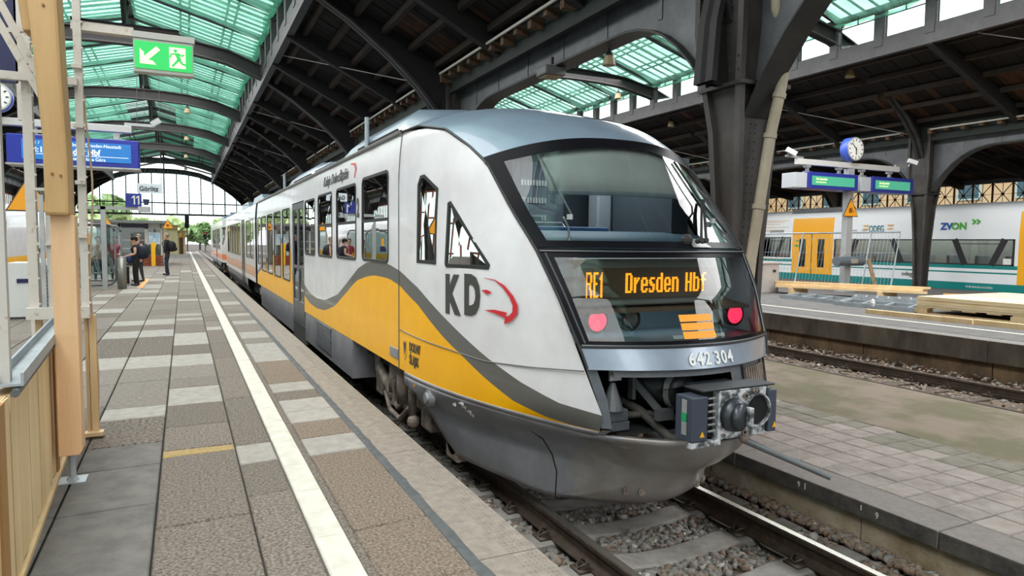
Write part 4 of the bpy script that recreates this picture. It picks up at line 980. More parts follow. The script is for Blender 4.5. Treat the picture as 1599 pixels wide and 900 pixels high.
for dx, dz, r in ((.02, .115, .022), (.015, -.14, .022), (.10, .14, .012), (.13, .14, .012), (-.17, -.14, .012)): m.cyl((cx+dx, cyy-.03, cz+dz), (cx+dx, cyy-.045, cz+dz), r, n=12).cyl((cx+dx, cyy-.045, cz+dz), (cx+dx, cyy-.047, cz+dz), r*.5, n=8, mi=1)
m.build('coupler_ports', [M_under, M_gap], cp)
MB().box(cx-.46, cx-.20, cyy-.045, cyy+.0, cz-.205, cz-.165).build('coupler_sill', M_cpl, train, bevel=.004)
for sg, x0, x1 in ((-1, cx-.46, cx-.325), (1, cx+.225, cx+.30)):
    e_ = MB().box(x0, x1, cyy-.05, cyy+.12, cz-.16, cz+.14).build('electric_head', mat('electric_head_blue', '3d4350', .45, .1), train, bevel=.006)
    t = (x0+x1)/2+.02; MB().add([(t-.022, cyy-.053, cz-.13), (t+.022, cyy-.053, cz-.13), (t, cyy-.053, cz-.088)], [(0, 1, 2)]).build('warning_sticker', M_yellow, e_)
MB().box(cx-.464, cx-.462, cyy+.0, cyy+.05, cz-.12, cz+.12, 0).box(cx-.466, cx-.462, cyy+.0, cyy+.05, cz-.03, cz+.03, 1).build('label_strip', [M_alu, mat('green_label', '1e8f5a', .5)], train)
m = MB()
for k in range(6): z = cz-.11+.045*k; m.cyl((cx-.29, cyy-.01, z), (cx-.235, cyy-.02, z+.004), .008, n=6)
m.build('contact_pins', M_alu, train)
MB().box(cx-.325, cx-.21, cyy+.03, cyy+.06, cz-.165, cz+.165).build('pin_recess', M_gap, train)
m = MB()
m.tube([(TC-.42, 4.5, .42), (TC-.36, 4.15, .36), (TC-.24, 3.95, .19), (TC-.14, 3.85, .17), (TC-.10, 3.8, .26), (TC-.08, 3.75, .36)], .035, 10)
m.tube([(TC-.5, 4.6, .25), (TC-.48, 4.2, .32), (TC-.3, 4.1, .34), (TC-.05, 3.95, .3), (TC+.02, 3.85, .36)], .028, 8)
m.build('air_hose', mat('hose_rubber', '55504a', .7, 0, '3c3834', 9), train, True)
m = MB()
for k in range(4): m.cyl((TC-.11+.012*k, 3.80-.012*k, .255+.022*k), (TC-.105+.012*k, 3.795-.012*k, .268+.022*k), .044, n=12)
m.build('hose_ribs', MATS['hose_rubber'], train)
MB().bar((TC-.40, 4.2, .60), (TC-.27, 4.0, .36), .03, .05).bar((TC-.40, 4.2, .62), (TC-.40, 4.2, .44), .06, .03).box(TC-.34, TC-.20, 3.95, 4.0, .32, .40).build('coupler_bracket', M_irongrey, train)
MB().cyl((cx+.03, cyy-.02, cz-.20), (cx+.42, cyy-.42, cz-.40), .026, .018, 12).build('release_bar', M_irongrey, train); MB().ball((cx+.02, cyy-.03, cz-.185), .035, 10).build('release_eye', M_under, train)
# ------------------------------------------------ bogie, wheels and gear
def bogie(yc, parent=train):
    for dy in (-.95, .95):
        ax_ = MB()
        for sg in (-1, 1):
            x = TC+sg*.76; ax_.cyl((x-sg*.07, yc+dy, Z_T+.38), (x+sg*.07, yc+dy, Z_T+.38), .38, .38, 28).cyl((x+sg*.07, yc+dy, Z_T+.38), (x+sg*.09, yc+dy, Z_T+.38), .30, .28, 24)
        ax_.cyl((TC-.8, yc+dy, Z_T+.38), (TC+.8, yc+dy, Z_T+.38), .08, n=12); ax_.build('wheelset', M_under, parent)
    for sg in (-1, 1):
        x = TC+sg*1.08; f = MB()
        f.bar((x, yc-1.2, -.12), (x, yc-.5, -.12), .14, .2).bar((x, yc-.5, -.12), (x, yc-.3, -.24), .14, .2).bar((x, yc-.3, -.26), (x, yc+.3, -.26), .14, .2).bar((x, yc+.3, -.24), (x, yc+.5, -.12), .14, .2).bar((x, yc+.5, -.12), (x, yc+1.2, -.12), .14, .2)
        b = f.build('bogie_frame', M_under, parent, bevel=.015)
        for dy in (-.95, .95): MB().box(x-.09, x+.09, yc+dy-.16, yc+dy+.16, -.38, -.1).cyl((x, yc+dy, -.1), (x, yc+dy, .12), .09, n=14).build('axle_box', M_under, b, bevel=.02)
        MB().cyl((x, yc+.05, -.16), (x, yc+.05, .16), .21, .19, 18).cyl((x, yc-.28, -.25), (x, yc-.28, .2), .06, n=12).build('air_spring', M_under, b, True)
        x2 = TC+sg*1.24; MB().cyl((x2, yc+.55, .05), (x2, yc-.0, -.22), .06, n=14).cyl((x2, yc-.0, -.22), (x2, yc-.18, -.31), .035, n=10).cyl((x2, yc-.42, .2), (x2, yc-.42, -.2), .085, n=14).cyl((x2, yc-.72, .2), (x2, yc-.72, -.28), .045, n=12).build('damper', M_under, b, True)
        MB().tube([(x2, yc+.35, -.22), (x2, yc+.15, -.4), (x2, yc-.25, -.42), (x2, yc-.6, -.22), (x2, yc-.75, -.2)], .03, 8).ball((x2, yc-.75, -.33), .07, 10).box(x2-.03, x2+.03, yc-.12, yc+.12, -.3, .0).build('brake_gear', M_under, b)
        m = MB()
        for k in range(6): m.bar((x2, yc+.86-.05*k, .24), (x2, yc+.80-.02*k, -.05), .02, .02)
        m.bar((x2, yc+.9, .24), (x2, yc+.2, .24), .05, .06).build('spring_hanger', M_under, b)
bogie(7.75); bogie(22.4)
for sg in (-1, 1): MB().box(TC+sg*1.0-.1, TC+sg*1.0+.1, 6.05, 6.35, -.52, -.2).cyl((TC+sg*.85, 6.2, -.35), (TC+sg*1.1, 6.2, -.35), .13, n=14).build('rail_guard', M_under, train)
# details on the side
c = Vector((side(6.15, .12, 0), 6.15, .12)); MB().cyl(c, c+Vector((-.05, 0, 0)), .085, .08, 20).cyl(c+Vector((-.05, 0, 0)), c+Vector((-.075, 0, 0)), .055, .05, 16).build('filler_cap', M_skirt, train)
MB().box(side(6.5, .2)-.006, side(6.5, .2)+.01, 6.45, 6.62, .17, .26).build('orange_plate', M_or, train)
MB().box(TC-1.418, TC-1.40, 6.98, 7.3, .36, .47).build('vent_plate', M_skirt, train, bevel=.006)
M_txt = mat('dark_lettering', '3b3936', .5); M_logo = mat('red_logo', 'c5222c', .4)
def stext(s, size, y, z, sx=1, m=None, nm='lettering', y2=None, bold=0):
    a, b, u = Vector((side(y, z, .004), y, z)), Vector((side(y-.3, z, .004), y-.3, z)), Vector((side(y, z+.15, .004), y, z+.15))
    return text(s, size, a, b-a, u-a, m or M_txt, train, sx, nm, .002, bold=bold)
stext('K', .45, 5.75, 1.0, .76, bold=.024); stext('D', .45, 5.43, 1.015, .70, bold=.024)
def decal(pts, m, nm):
    n = len(pts)//2; P = [[(side(y, z, .006), y, z) for y, z in pts[:n]], [(side(y, z, .006), y, z) for y, z in pts[n:]]]; MB().grid(P).build(nm, m, train)
decal([(5.14, 1.325), (5.0, 1.315), (4.88, 1.275), (4.78, 1.20), (4.73, 1.13), (4.735, 1.06), (4.79, 1.005), (4.885, .965), (5.15, 1.323), (5.0, 1.307), (4.9, 1.255), (4.82, 1.185), (4.785, 1.12), (4.79, 1.07), (4.83, 1.035), (4.87, 1.03)], M_logo, 'logo')
decal([(5.13, 1.058), (5.0, 1.072), (4.85, 1.062), (5.13, 1.056), (5.0, 1.042), (4.87, 1.015)], M_logo, 'logo'); decal([(5.17, 1.22), (5.1, 1.228), (5.03, 1.21), (5.17, 1.218), (5.1, 1.19), (5.03, 1.21)], M_logo, 'logo')
stext('DOLNY', .125, 6.60, .515, .70, bold=.003); stext('ŚLĄSK', .125, 6.60, .385, .70, bold=.003)
y0 = 6.79; sh = [(y0, .60), (y0-.10, .60), (y0-.10, .46), (y0-.05, .39), (y0, .46)]
MB().prism(sh, lambda y, z, t: (side(y, z, t), y, z), .001, .004).build('crest_shield', mat('gold_shield', 'd9a21c', .5), train)
MB().add([(side(y, z, .006), y, z) for y, z in ((y0-.05, .585), (y0-.095, .57), (y0-.075, .50), (y0-.05, .45), (y0-.025, .50), (y0-.005, .57))], [(0, 1, 2, 3, 4, 5)]).build('crest_eagle', M_txt, train)
stext('Koleje Dolnośląskie', .22, 11.25, 2.47, 1.0, bold=.003); decal([(9.35, 2.66), (9.05, 2.64), (8.95, 2.56), (9.02, 2.44), (9.35, 2.65), (9.1, 2.61), (9.02, 2.55), (9.05, 2.45)], M_logo, 'logo')
stext('2', .33, 8.86, 1.93, .8, bold=.012); 
for k in range(4):
    z = .19-.04*k; MB().box(side(5.62, z, .004)-.002, side(5.62, z), 5.50+.03*(k % 2), 5.64, z-.012, z+.012).build('small_print', M_white, train)
MB().box(side(5.7, .17, .004)-.002, side(5.7, .17), 5.68, 5.75, .13, .21).build('small_print', M_white, train)
# ================================================================ second car of the set, and the unit coupled behind
M_white2 = mat('silver_white_paint', 'd3d2d2', .3, 0, 'c8c6c6', 2, coat=.4); M_salm = mat('copper_stripe', 'c98a63', .35, coat=.3)
M_orng = mat('orange_train_paint', 'e8752a', .35, coat=.3)
def car(root, y0, y1, wins, doors, stripe, taper0=0, taper1=0):
    ys = sorted(set([y0, y0+.8, y0+1.6, y1-1.6, y1-.8, y1]+[y0+2.5*i for i in range(1, int((y1-y0)/2.5))]))
    def k(y):
        t = 0
        if taper0 and y < y0+1.7: t = max(t, (1-(y-y0)/1.7)**2*taper0)
        if taper1 and y > y1-1.7: t = max(t, (1-(y1-y)/1.7)**2*taper1)
        return t
    zz = [ZSK-.02, .42, .74, 1.3, 2.15, 2.35, 2.5, 2.62, 2.75]
    for mir in (False, True):
        sg = 1 if mir else -1
        P = [[(TC+sg*(xs(z)-k(y)*.5), y, z) for z in zz] for y in ys]
        o = MB().grid(P, lambda i, j: 1 if j == 1 else 0).build('body_side', [M_white2, stripe], root)
        if not mir:
            bm = bmesh.new(); bm.from_mesh(o.data)
            for a, b in wins: prism_cut(bm, rrect(a, b, 1.0, 2.27, .07))
            for a, b in doors: prism_cut(bm, [(a, -.06), (b, -.06), (b, 2.36), (a, 2.36)])
            bm.to_mesh(o.data); bm.free()
            for a, b in wins: window(root, rrect(a, b, 1.0, 2.27, .07), lambda y, z, o_: TC-xs(z)+k(y)*.5-o_)
            for a, b in doors:
                m = MB(); X = TC-1.39; c = (a+b)/2
                for q0, q1 in ((a+.02, c-.01), (c+.01, b-.02)):
                    m = MB()
                    for r in ((q0, q0+.09, -.06, 2.34), (q1-.09, q1, -.06, 2.34), (q0, q1, 2.2, 2.34), (q0, q1, -.06, .45)): m.box(X-.02, X+.02, *r)
                    d = m.build('door', M_str, root); MB().box(X-.004, X+.004, q0+.09, q1-.09, .45, 2.2).build('window_pane', G_train, d)
        m = MB(); X = TC+sg*1.39; m.grid([[(TC+sg*xs(z), y, z) for z in (-.28, 0, ZSK)] for y in (y0+3, y1-3)]); m.build('side_skirt', M_skirt, root)
    P = [[(TC+(1.37-k(y)*.5)*s, y, 2.75-.25*k(y)+(3.10-.6*k(y)-2.75+.25*k(y))*(1-abs(s)**2.5)) for s in np.linspace(-1, 1, 13)] for y in ys]
    MB().grid(P).build('roof_shell', M_roof, root, True)
    for y, kk in ((y0, taper0), (y1, taper1)):
        w_ = 1.37-kk*.5; MB().add([(TC-w_, y, ZSK), (TC+w_, y, ZSK), (TC+w_, y, 2.7), (TC-w_, y, 2.7)], [(0, 1, 2, 3)]).build('end_wall', M_rubber, root)
    MB().box(TC-1.2, TC+1.2, y0+.2, y1-.2, -.2, .24).build('underframe', M_gap, root)
    MB().box(TC-.05, TC+.0, y0+.3, y1-.3, .3, 2.6).build('inner_partition', M_int, root)
    P = [(y0+3, y0+8), (y1-9, y1-4)]
    for a, b in P: MB().add([(TC+x, y, z) for y, z in ((a, 2.98), (a+1, 3.3), (b-1, 3.3), (b, 2.98)) for x in (-.8, .8)], [(0, 1, 3, 2), (2, 3, 5, 4), (4, 5, 7, 6), (0, 2, 4, 6), (1, 7, 5, 3)]).build('roof_pod', M_roof, root)
car(train, 22.85, 40.9, [(23.6, 24.6), (24.9, 26.3), (29.2, 30.6), (30.9, 32.3), (32.6, 34.0), (34.3, 35.7), (36.2, 37.6)], [(27.0, 28.5)], M_salm, 0, 1.0)
gw = MB()
for k in range(6): gw.box(TC-(1.2 if k % 2 else 1.32), TC+(1.2 if k % 2 else 1.32), 22.3+.09*k, 22.39+.09*k, .2, 2.7)
gw.build('gangway_bellows', M_rubber, train)
bogie(38.2)
t2 = thing('railcar', 'white railcar with an orange flash on its nose, coupled behind the yellow and white set', 'train', (TC, 52, Z_T))
car(t2, 41.9, 62, [(46, 47.5), (48, 49.5), (52, 53.5), (54, 55.5), (56, 57.5)], [(50, 51.4)], M_orng, 1.1, 0)
bogie(45.2, t2); bogie(60, t2)
kx = lambda y, z: TC-xs(z)+((1-(y-41.9)/1.7)**2*1.1*.5 if y < 43.6 else 0)-.01
MB().prism([(42.0, 2.6), (42.5, 2.55), (44.4, .5), (43.8, .45)], lambda y, z, t: (kx(y, z)-t, y, z), 0, .004).build('orange_flash', M_orng, t2)
window(t2, [(42.3, 1.3), (43.4, 1.3), (43.4, 2.3), (42.7, 2.3)], lambda y, z, o: kx(y, z)-o+.01, False, 'cab_window')
# ================================================================ white, yellow and teal railcar on the far side
XO = 27.6
M_teal = mat('teal_train_paint', '13807c', .35, coat=.3); M_oy = mat('amber_train_paint', 'f0aa1e', .35, coat=.3); M_ow = mat('white_coach_paint', 'e4e7e9', .3, coat=.4)
M_gold = mat('pale_gold_line', 'd2a765', .45)
G_od = glass('coach_window_glass', 'c4cbca', 1.45, 0, 1.0)
od = thing('railcar', 'white and teal railcar with amber doors standing beyond the far platform', 'train', (XO+1.4, 20, -.6))
WO = [(12.2, 14.4), (15.0, 17.0), (17.0, 19.3), (19.3, 21.0), (21.0, 22.4), (25.2, 27.2), (27.4, 29.6), (30, 32.4), (33, 36)]
def oside(y0, y1, spec):
    P = [[(XO+(.08*((z-2.0)/1.0)**2 if z > 2.0 else 0), y, z) for z in spec[0]] for y in (y0, y1)]
    return P
zs_o = [-.15, .21, .34, .38, .58, .64, .72, .76, .90, 1.9, 2.3, 2.6, 2.8, 2.92]; mi_o = [2, 0, 0, 0, 2, 0, 0, 2, 0, 0, 0, 0, 0]
mi_o = [2, 0, 0, 0, 2, 2, 0, 2, 0, 0, 0, 0, 0]; mi_o[5] = 0
ys_o = [4, 14.5, 22.45, 24.85, 27.3, 30, 36, 44]
P = [[(XO+(.07*((z-1.9)/1.0)**2 if z > 1.9 else 0), y, z) for z in zs_o] for y in ys_o]
def om(i, j):
    y = (ys_o[i]+ys_o[i+1])/2
    if y < 14.5: return 1 if j > 0 else 2
    if 22.45 < y < 24.85: return 1 if j > 0 else 2
    return mi_o[j]
bo_ = MB().grid(P, om).build('body_side', [M_ow, M_oy, M_teal], od)
bm = bmesh.new(); bm.from_mesh(bo_.data)
prism_cut(bm, rrect(14.62, 22.40, .90, 1.9, .06)); prism_cut(bm, rrect(24.92, 36.2, .98, 2.0, .06)); prism_cut(bm, [(22.55, .22), (24.75, .22), (24.75, 2.2), (22.55, 2.2)])
bm.to_mesh(bo_.data); bm.free()
for y0, y1, z0, z1, n in ((14.62, 22.40, .9, 1.9, 4), (24.92, 36.2, .98, 2.0, 5)):
    m = MB()
    for r in ((y0, y1, z0, z0+.05), (y0, y1, z1-.05, z1), (y0, y0+.08, z0, z1), (y1-.08, y1, z0, z1)): m.box(XO-.004, XO+.03, *r)
    if y0 < 20:
        for a, b in ((15.42, 14.98), (16.40, 16.82), (19.02, 19.48), (21.6, 21.2)): m.bar((XO+.01, a, z0), (XO+.01, b, z1), .03, .22, (0, 1, 0))
        m.bar((XO+.01, 15.0, 1.72), (XO+.01, 16.8, 1.72), .02, .03)
    else:
        for a, b in ((25.9, 25.4), (26.9, 27.3), (29, 29.5), (31.5, 31), (33.5, 34)): m.bar((XO+.01, a, z0), (XO+.01, b, z1), .03, .2, (0, 1, 0))
        m.bar((XO+.01, 25.5, 1.8), (XO+.01, 27.2, 1.8), .02, .03)
    f = m.build('window_band', M_rubber, od); MB().box(XO+.012, XO+.018, y0+.05, y1-.05, z0+.04, z1-.04).build('window_pane', G_od, f)
for y0, y1 in ((22.57, 23.64), (23.66, 24.73)):
    m = MB(); c = (y0+y1)/2
    for r in ((y0, c-.17, .22, 2.2), (c+.17, y1, .22, 2.2), (c-.17, c+.17, .22, .56), (c-.17, c+.17, 1.88, 2.2)): m.box(XO-.015, XO+.03, *r)
    d = m.build('door', M_oy, od); fr = MB()
    for r in ((c-.19, c-.165, .54, 1.9), (c+.165, c+.19, .54, 1.9), (c-.19, c+.19, .54, .57), (c-.19, c+.19, 1.87, 1.9)): fr.box(XO-.02, XO+.02, *r)
    w_ = fr.build('window_frame', M_rubber, d); MB().box(XO+.0, XO+.006, c-.17, c+.17, .56, 1.88).build('window_pane', G_train, d)
MB().box(XO-.018, XO-.016, 23.63, 23.67, .22, 2.2).build('door_gap', M_gap, od)
MB().box(XO-.02, XO-.015, 24.35, 24.70, 1.52, 1.62).box(XO-.02, XO-.015, 24.4, 24.62, 1.78, 1.84).box(XO-.02, XO-.015, 23.6, 23.75, 2.12, 2.2).build('green_sticker', mat('sticker_green', '3f9a46', .5), od)
MB().box(XO+1.4, XO+1.45, 4, 44, .2, 2.6).build('inner_partition', mat('pale_train_interior', 'b7b6ae', .7), od)
MB().box(XO+.05, XO+1.4, 4, 44, .15, .2).build('passenger_floor', M_int, od)
for y in np.arange(15, 37, 1.1):
    if not 22 < y < 25.2: MB().box(XO+.35, XO+1.2, y, y+.14, .2, 1.28).build('seat_row', mat('seat_pale', 'a3a7ad', .8), od, bevel=.04)
area('coach_fill_light', (XO+.7, 25, 2.5), 1.0, 22, 320, (1, .98, .95))  # area light added inside the coach to brighten its seats
MB().box(XO+.1, XO+1.4, 4, 44, 2.55, 2.58).build('inner_ceiling', MATS['pale_train_interior'], od)
P = [[(XO+.07+1.33*(1-math.cos(t)), y, 2.92+.45*math.sin(t)) for t in np.linspace(0, math.pi/2, 8)] for y in (4, 44)]
MB().grid(P).build('roof_shell', M_ow, od, True)
MB().box(XO+.3, XO+1.3, 22.3, 25.2, 3.1, 3.42).build('roof_pod', M_irongrey, od, bevel=.05)
MB().box(XO+.05, XO+2.6, 4, 44, -.6, -.1).build('underframe', M_gap, od)
R_, U_ = (0, -1, 0), (0, 0, 1)
M_tealt = mat('teal_lettering', '0f6d78', .5); M_bl = mat('blue_lettering', '1c4fa0', .5); M_gn = mat('green_lettering', '4aa53c', .5)
text('ODEG', .40, (XO-.004, 20.62, 2.22), R_, U_, M_tealt, od, .66, bold=.004)
text('ZV', .37, (XO-.004, 17.40, 2.29), R_, U_, M_bl, od, 1.0, bold=.016); text('ON', .37, (XO-.004, 16.97, 2.29), R_, U_, M_gn, od, 1.0, bold=.016)
text('odeg.de', .26, (XO-.01, 18.98, .36), R_, U_, M_txt, od, .95, bold=.002)
text('95 80 0650 067-0 D-ODEG', .11, (XO-.01, 16.3, .01), R_, U_, M_ow, od, .8)
for dy in (0, .16):
    y = 16.18-dy; MB().bar((XO+.01, y, 2.66), (XO+.01, y-.12, 2.57), .03, .06, (0, 0, 1)).bar((XO+.01, y-.12, 2.57), (XO+.01, y, 2.48), .006, .06, (0, 0, 1)).build('chevron', M_gn, od)
for y in (20.72, 19.64):
    for z in (2.53, 2.38): MB().add([(XO-.004, y+.22, z), (XO-.004, y-.1, z), (XO-.004, y-.05, z-.07), (XO-.004, y+.12, z-.07)] if y > 20 else [(XO-.004, y+.1, z), (XO-.004, y-.22, z), (XO-.004, y-.12, z-.07), (XO-.004, y+.05, z-.07)], [(0, 1, 2, 3)]).build('gold_wing', M_gold, od)
for k, (z, L) in enumerate(((2.84, 3.2), (2.76, 2.8), (2.66, 3.4), (2.5, 1.9), (2.36, 2.6), (2.28, 2.4), (2.2, 2.0), (.88, 2.2), (.5, 1.6))): MB().box(XO+(.07*((z-1.9))**2 if z > 1.9 else 0)-.006, XO+.07, 25.1+.3*(k % 3), 25.1+L+.5, z-.012, z+.012).build('gold_line', M_gold, od)
MB().box(XO+.0, XO+.02, 25.4, 26.3, 2.18, 2.36).box(XO+.01, XO+.03, 21.2, 21.5, 2.2, 2.32).box(XO+.01, XO+.03, 20.95, 20.7, 2.2, 2.32).build('roof_vent', M_alu, od)
MB().box(XO-.006, XO+.0, 15.0, 14.72, .95, 1.17).build('pictogram_sticker', M_white, od)
s3 = thing('track_sign', 'small dark sign with a white 3 above the amber doored railcar', 'sign', (26.4, 27.2, 2.9))
MB().box(26.2, 26.75, 27.2, 27.25, 2.86, 3.3).build('sign_panel', M_navy, s3); text('3', .36, (26.36, 27.19, 2.93), (1, 0, 0), U_, M_white, s3, 1, 'lettering', bold=.006); MB().bar((26.5, 27.22, 3.2), (26.4, 27.55, 3.2), .05, .05).build('sign_hanger', M_iron, s3)
# ================================================================ things on the far platform
dp = thing('display_stand', 'grey post with crossbar that carries the clock and two green displays', 'post', (21.6, 16.95, ZF))
MB().box(21.42, 21.72, 16.88, 17.1, ZF, 4.35).build('post', mat('post_light_grey', 'a5a7a8', .5, 0, '989a9b', 2), dp, bevel=.01); MB().box(18.9, 24.2, 16.9, 17.05, 4.37, 4.56).build('crossbar', mat('crossbar_pale', 'c9c7c2', .5), dp, bevel=.01)
MB().box(21.3, 21.84, 16.75, 17.2, ZF, ZF+.03).build('base_plate', M_steel, dp)
for x in (19.42, 21.0, 22.2, 23.7): MB().box(x-.11, x+.11, 16.9, 17.04, 4.28, 4.37).box(x-.05, x+.05, 16.92, 17.0, 4.12, 4.3).box(x-.16, x+.16, 16.9, 17.02, 4.10, 4.15).build('hanger', M_alu, dp)
E_scr = emit('green_display', '4fae8c', .75); E_scr2 = emit('display_lettering', 'd8f2a0', 1.2)
for i, (x0, x1, lab) in enumerate(((18.58, 21.58, 'left green platform display hanging under the clock'), (21.8, 24.6, 'right green platform display beside the clock post'))):
    d = thing('platform_display', lab, 'display', (x0, 17, 3.55), 'green displays on the far platform')
    b = MB().box(x0+.55, x1, 16.62, 17.3, 3.54, 4.1).build('display_case', mat('display_blue', '2a3590', .4), d, bevel=.015); MB().box(x0, x0+.54, 16.68, 17.28, 3.56, 4.06).build('side_panel', mat('display_side_grey', 'b6bac0', .5), d, bevel=.01)
    MB().box(x0+.70, x1-.2, 16.605, 16.625, 3.66, 3.97).build('screen', E_scr, b)
    text('Zum Zugverkehr', .105, (x0+.88, 16.60, 3.84), (1, 0, 0), U_, E_scr2, b, .75, shear=.2, bold=.002); text('bitte Aushang beachten', .07, (x0+.88, 16.60, 3.745), (1, 0, 0), U_, E_scr2, b, .75, shear=.2)
def clock(name, lab, c, r, th, num=True):
    t = thing(name, lab, 'clock', c); cx, cy, cz = c
    k = MB().cyl((cx, cy, cz), (cx, cy+th, cz), r, r, 32).build('clock_case', mat('clock_case_blue', '3b57b4', .4), t, True); MB().cyl((cx, cy-.012, cz), (cx, cy, cz), r*.99, r*1.0, 32).build('clock_rim', M_alu, k)
    f = MB().cyl((cx, cy-.016, cz), (cx, cy-.011, cz), r*.9, r*.9, 32).build('clock_face', mat('clock_face', 'f2f2ee', .4), t)
    m = MB()
    for q in range(12):
        a = math.pi/6*q; L = .18; m.bar((cx+r*.84*math.sin(a), cy-.02, cz+r*.84*math.cos(a)), (cx+r*(.84-L)*math.sin(a), cy-.02, cz+r*(.84-L)*math.cos(a)), r*.07, .006, (0, 1, 0))
    m.build('hour_marks', M_black, f); h = MB()
    for a, L, w_ in ((math.radians(177), .5, .09), (math.radians(312), .74, .07)): h.bar((cx-r*.12*math.sin(a), cy-.026, cz-r*.12*math.cos(a)), (cx+r*L*math.sin(a), cy-.026, cz+r*L*math.cos(a)), r*w_, .006, (0, 1, 0))
    h.build('clock_hands', M_black, f); return t
ck = clock('station_clock', 'round white platform clock with a blue rim above the two green displays', (21.55, 16.75, 5.03), .42, .32)
MB().cyl((21.58, 16.98, 4.56), (21.58, 16.98, 4.66), .06).build('clock_foot', M_alu, ck)
for x, sg, lab in ((18.45, -1, 'white security camera at the left end of the crossbar'), (24.75, 1, 'white security camera at the right end of the crossbar')):
    c = thing('security_camera', lab, 'camera', (x, 16.95, 4.6), 'security cameras')
    MB().bar((x-sg*.75, 16.97, 4.60), (x+sg*.05, 16.97, 4.62), .07, .06).build('camera_arm', M_alu, c); MB().bar((x-.1, 16.9, 4.83), (x+.16, 16.72, 4.66 if sg < 0 else 4.72), .14, .15).build('camera_body', M_white, c); MB().bar((x, 16.95, 4.6), (x+.02, 16.9, 4.76), .05, .05).build('camera_bracket', M_alu, c)
def warn(name, lab, x, y, z0, w_, h, pic=True, rot=0):
    t = thing(name, lab, 'sign', (x, y, z0))
    T = lambda s_: [(x-w_/2*s_, z0+h*.36*(1-s_)), (x+w_/2*s_, z0+h*.36*(1-s_)), (x, z0+h*.36*(1-s_)+h*s_)]
    MB().prism(T(1), lambda u, v, q: (u, y+q, v), 0, .02).build('sign_plate', mat('sign_brown_edge', '3b2a12', .5), t); MB().prism(T(.9), lambda u, v, q: (u, y+q, v), -.004, 0).build('sign_face', M_yel2, t)
    if pic:
        p = MB().box(x-w_*.13, x+w_*.08, y-.006, y-.004, z0+h*.2, z0+h*.42).bar((x-w_*.1, y-.005, z0+h*.44), (x+w_*.1, y-.005, z0+h*.47), .004, h*.05).bar((x+w_*.1, y-.005, z0+h*.4), (x+w_*.2, y-.005, z0+h*.2), .004, h*.035).build('sign_pictogram', mat('pictogram_rust', '8e4a16', .5), t)
    return t
M_yel2 = mat('warning_orange', 'f2a21e', .5)
warn('warning_sign', 'orange warning triangle on the grey display post', 21.55, 16.84, 2.64, .78, .66)
fe = thing('mesh_fence', 'leaning temporary wire fence panel around the grey display post', 'fence', (21.7, 18, ZF))
A, B, C_, D = Vector((20.55, 20.2, ZF)), Vector((23.1, 16.3, ZF)), Vector((23.75, 16.45, 2.12)), Vector((21.1, 20.35, 2.05))
def q4(u, v): return A.lerp(B, u).lerp(D.lerp(C_, u), v)
MB().tube([A, D, C_, B], .035, 8).build('fence_frame', M_steel, fe); MB().tube([q4(.30, 0), q4(.30, 1)], .03, 8).tube([q4(.80, .1), q4(.80, 1)], .03, 8).build('fence_upright', M_steel, fe)
m = MB()
for k in range(1, 40): m.tube([q4(k/40, .02), q4(k/40, .99)], .005, 4, caps=False)
for v in (.06, .35, .65, .9): m.tube([q4(0, v), q4(1, v)], .006, 4, caps=False)
m.build('fence_wires', M_steel, fe)['kind'] = 'stuff'
bl2 = thing('hanging_litter_bin', 'grey rounded tray box fixed to the display post behind the wire fence', 'bin', (21.6, 16.7, 1))
MB().cyl((20.75, 16.72, 1.05), (22.1, 16.72, 1.05), .17, .17, 16).build('tray_body', mat('tray_slate', '5d666d', .5), bl2); MB().box(21.3, 21.65, 16.54, 16.56, .98, 1.14).build('tray_label', M_alu, bl2); MB().tube([(20.9, 16.72, 1.15), (20.95, 16.6, 1.28), (21.2, 16.6, 1.28)], .015, 6).tube([(22.0, 16.72, 1.15), (21.95, 16.6, 1.28)], .015, 6).build('tray_hook', M_alu, bl2)
pk = thing('timber_plank', 'short board leaning against the display post under the grey tray', 'plank', (22.5, 16.6, ZF)); MB().bar((22.28, 16.6, 1.12), (22.58, 16.45, ZF+.03), .16, .05, (0, 1, 0)).build('board', mat('old_board', 'b39878', .8, 0, '937a5e', 5), pk)
cb = thing('cabinet', 'light grey metal cabinet between the train nose and the wire fence', 'cabinet', (18.2, 17.6, ZF)); MB().box(17.5, 18.75, 17.4, 18.4, ZF, .95).build('cabinet_body', mat('cabinet_grey', 'b2aaa6', .6, 0, 'a29a96', 2), cb, bevel=.015); MB().box(17.46, 18.8, 17.36, 18.44, .95, 1.0).build('cabinet_lid', MATS['cabinet_grey'], cb); MB().box(18.45, 18.58, 17.38, 17.4, .66, .74).build('latch', M_rubber, cb)
# timber and scaffold parts lying on the platform
def board(name, lab, p, q, w_, h, n, grp, m=M_wood):
    for k in range(n):
        o = thing(name, lab[k], 'plank', p[k], grp); MB().bar(Vector(p[k])+Vector((0, 0, h/2)), Vector(q[k])+Vector((0, 0, h/2)), w_, h).build('plank_body', m, o)
zz = ZF+.22
board('roof_batten', ['pale batten, top one of the long bundle left of the pallet', 'pale batten, front one of the long bundle', 'pale batten, rear one of the long bundle', 'pale batten, lowest at the front of the long bundle', 'pale batten, lowest at the back of the long bundle'],
      [(18.6, 17.4, zz+.14), (18.4, 17.2, zz+.07), (18.8, 17.5, zz+.07), (18.3, 17.1, zz), (18.6, 17.3, zz)], [(20.6, 13.2, zz+.14), (20.4, 13.3, zz+.07), (20.75, 13.4, zz+.07), (20.3, 13.1, zz), (20.55, 13.3, zz)], .17, .06, 5, 'long bundle of battens', M_wood)
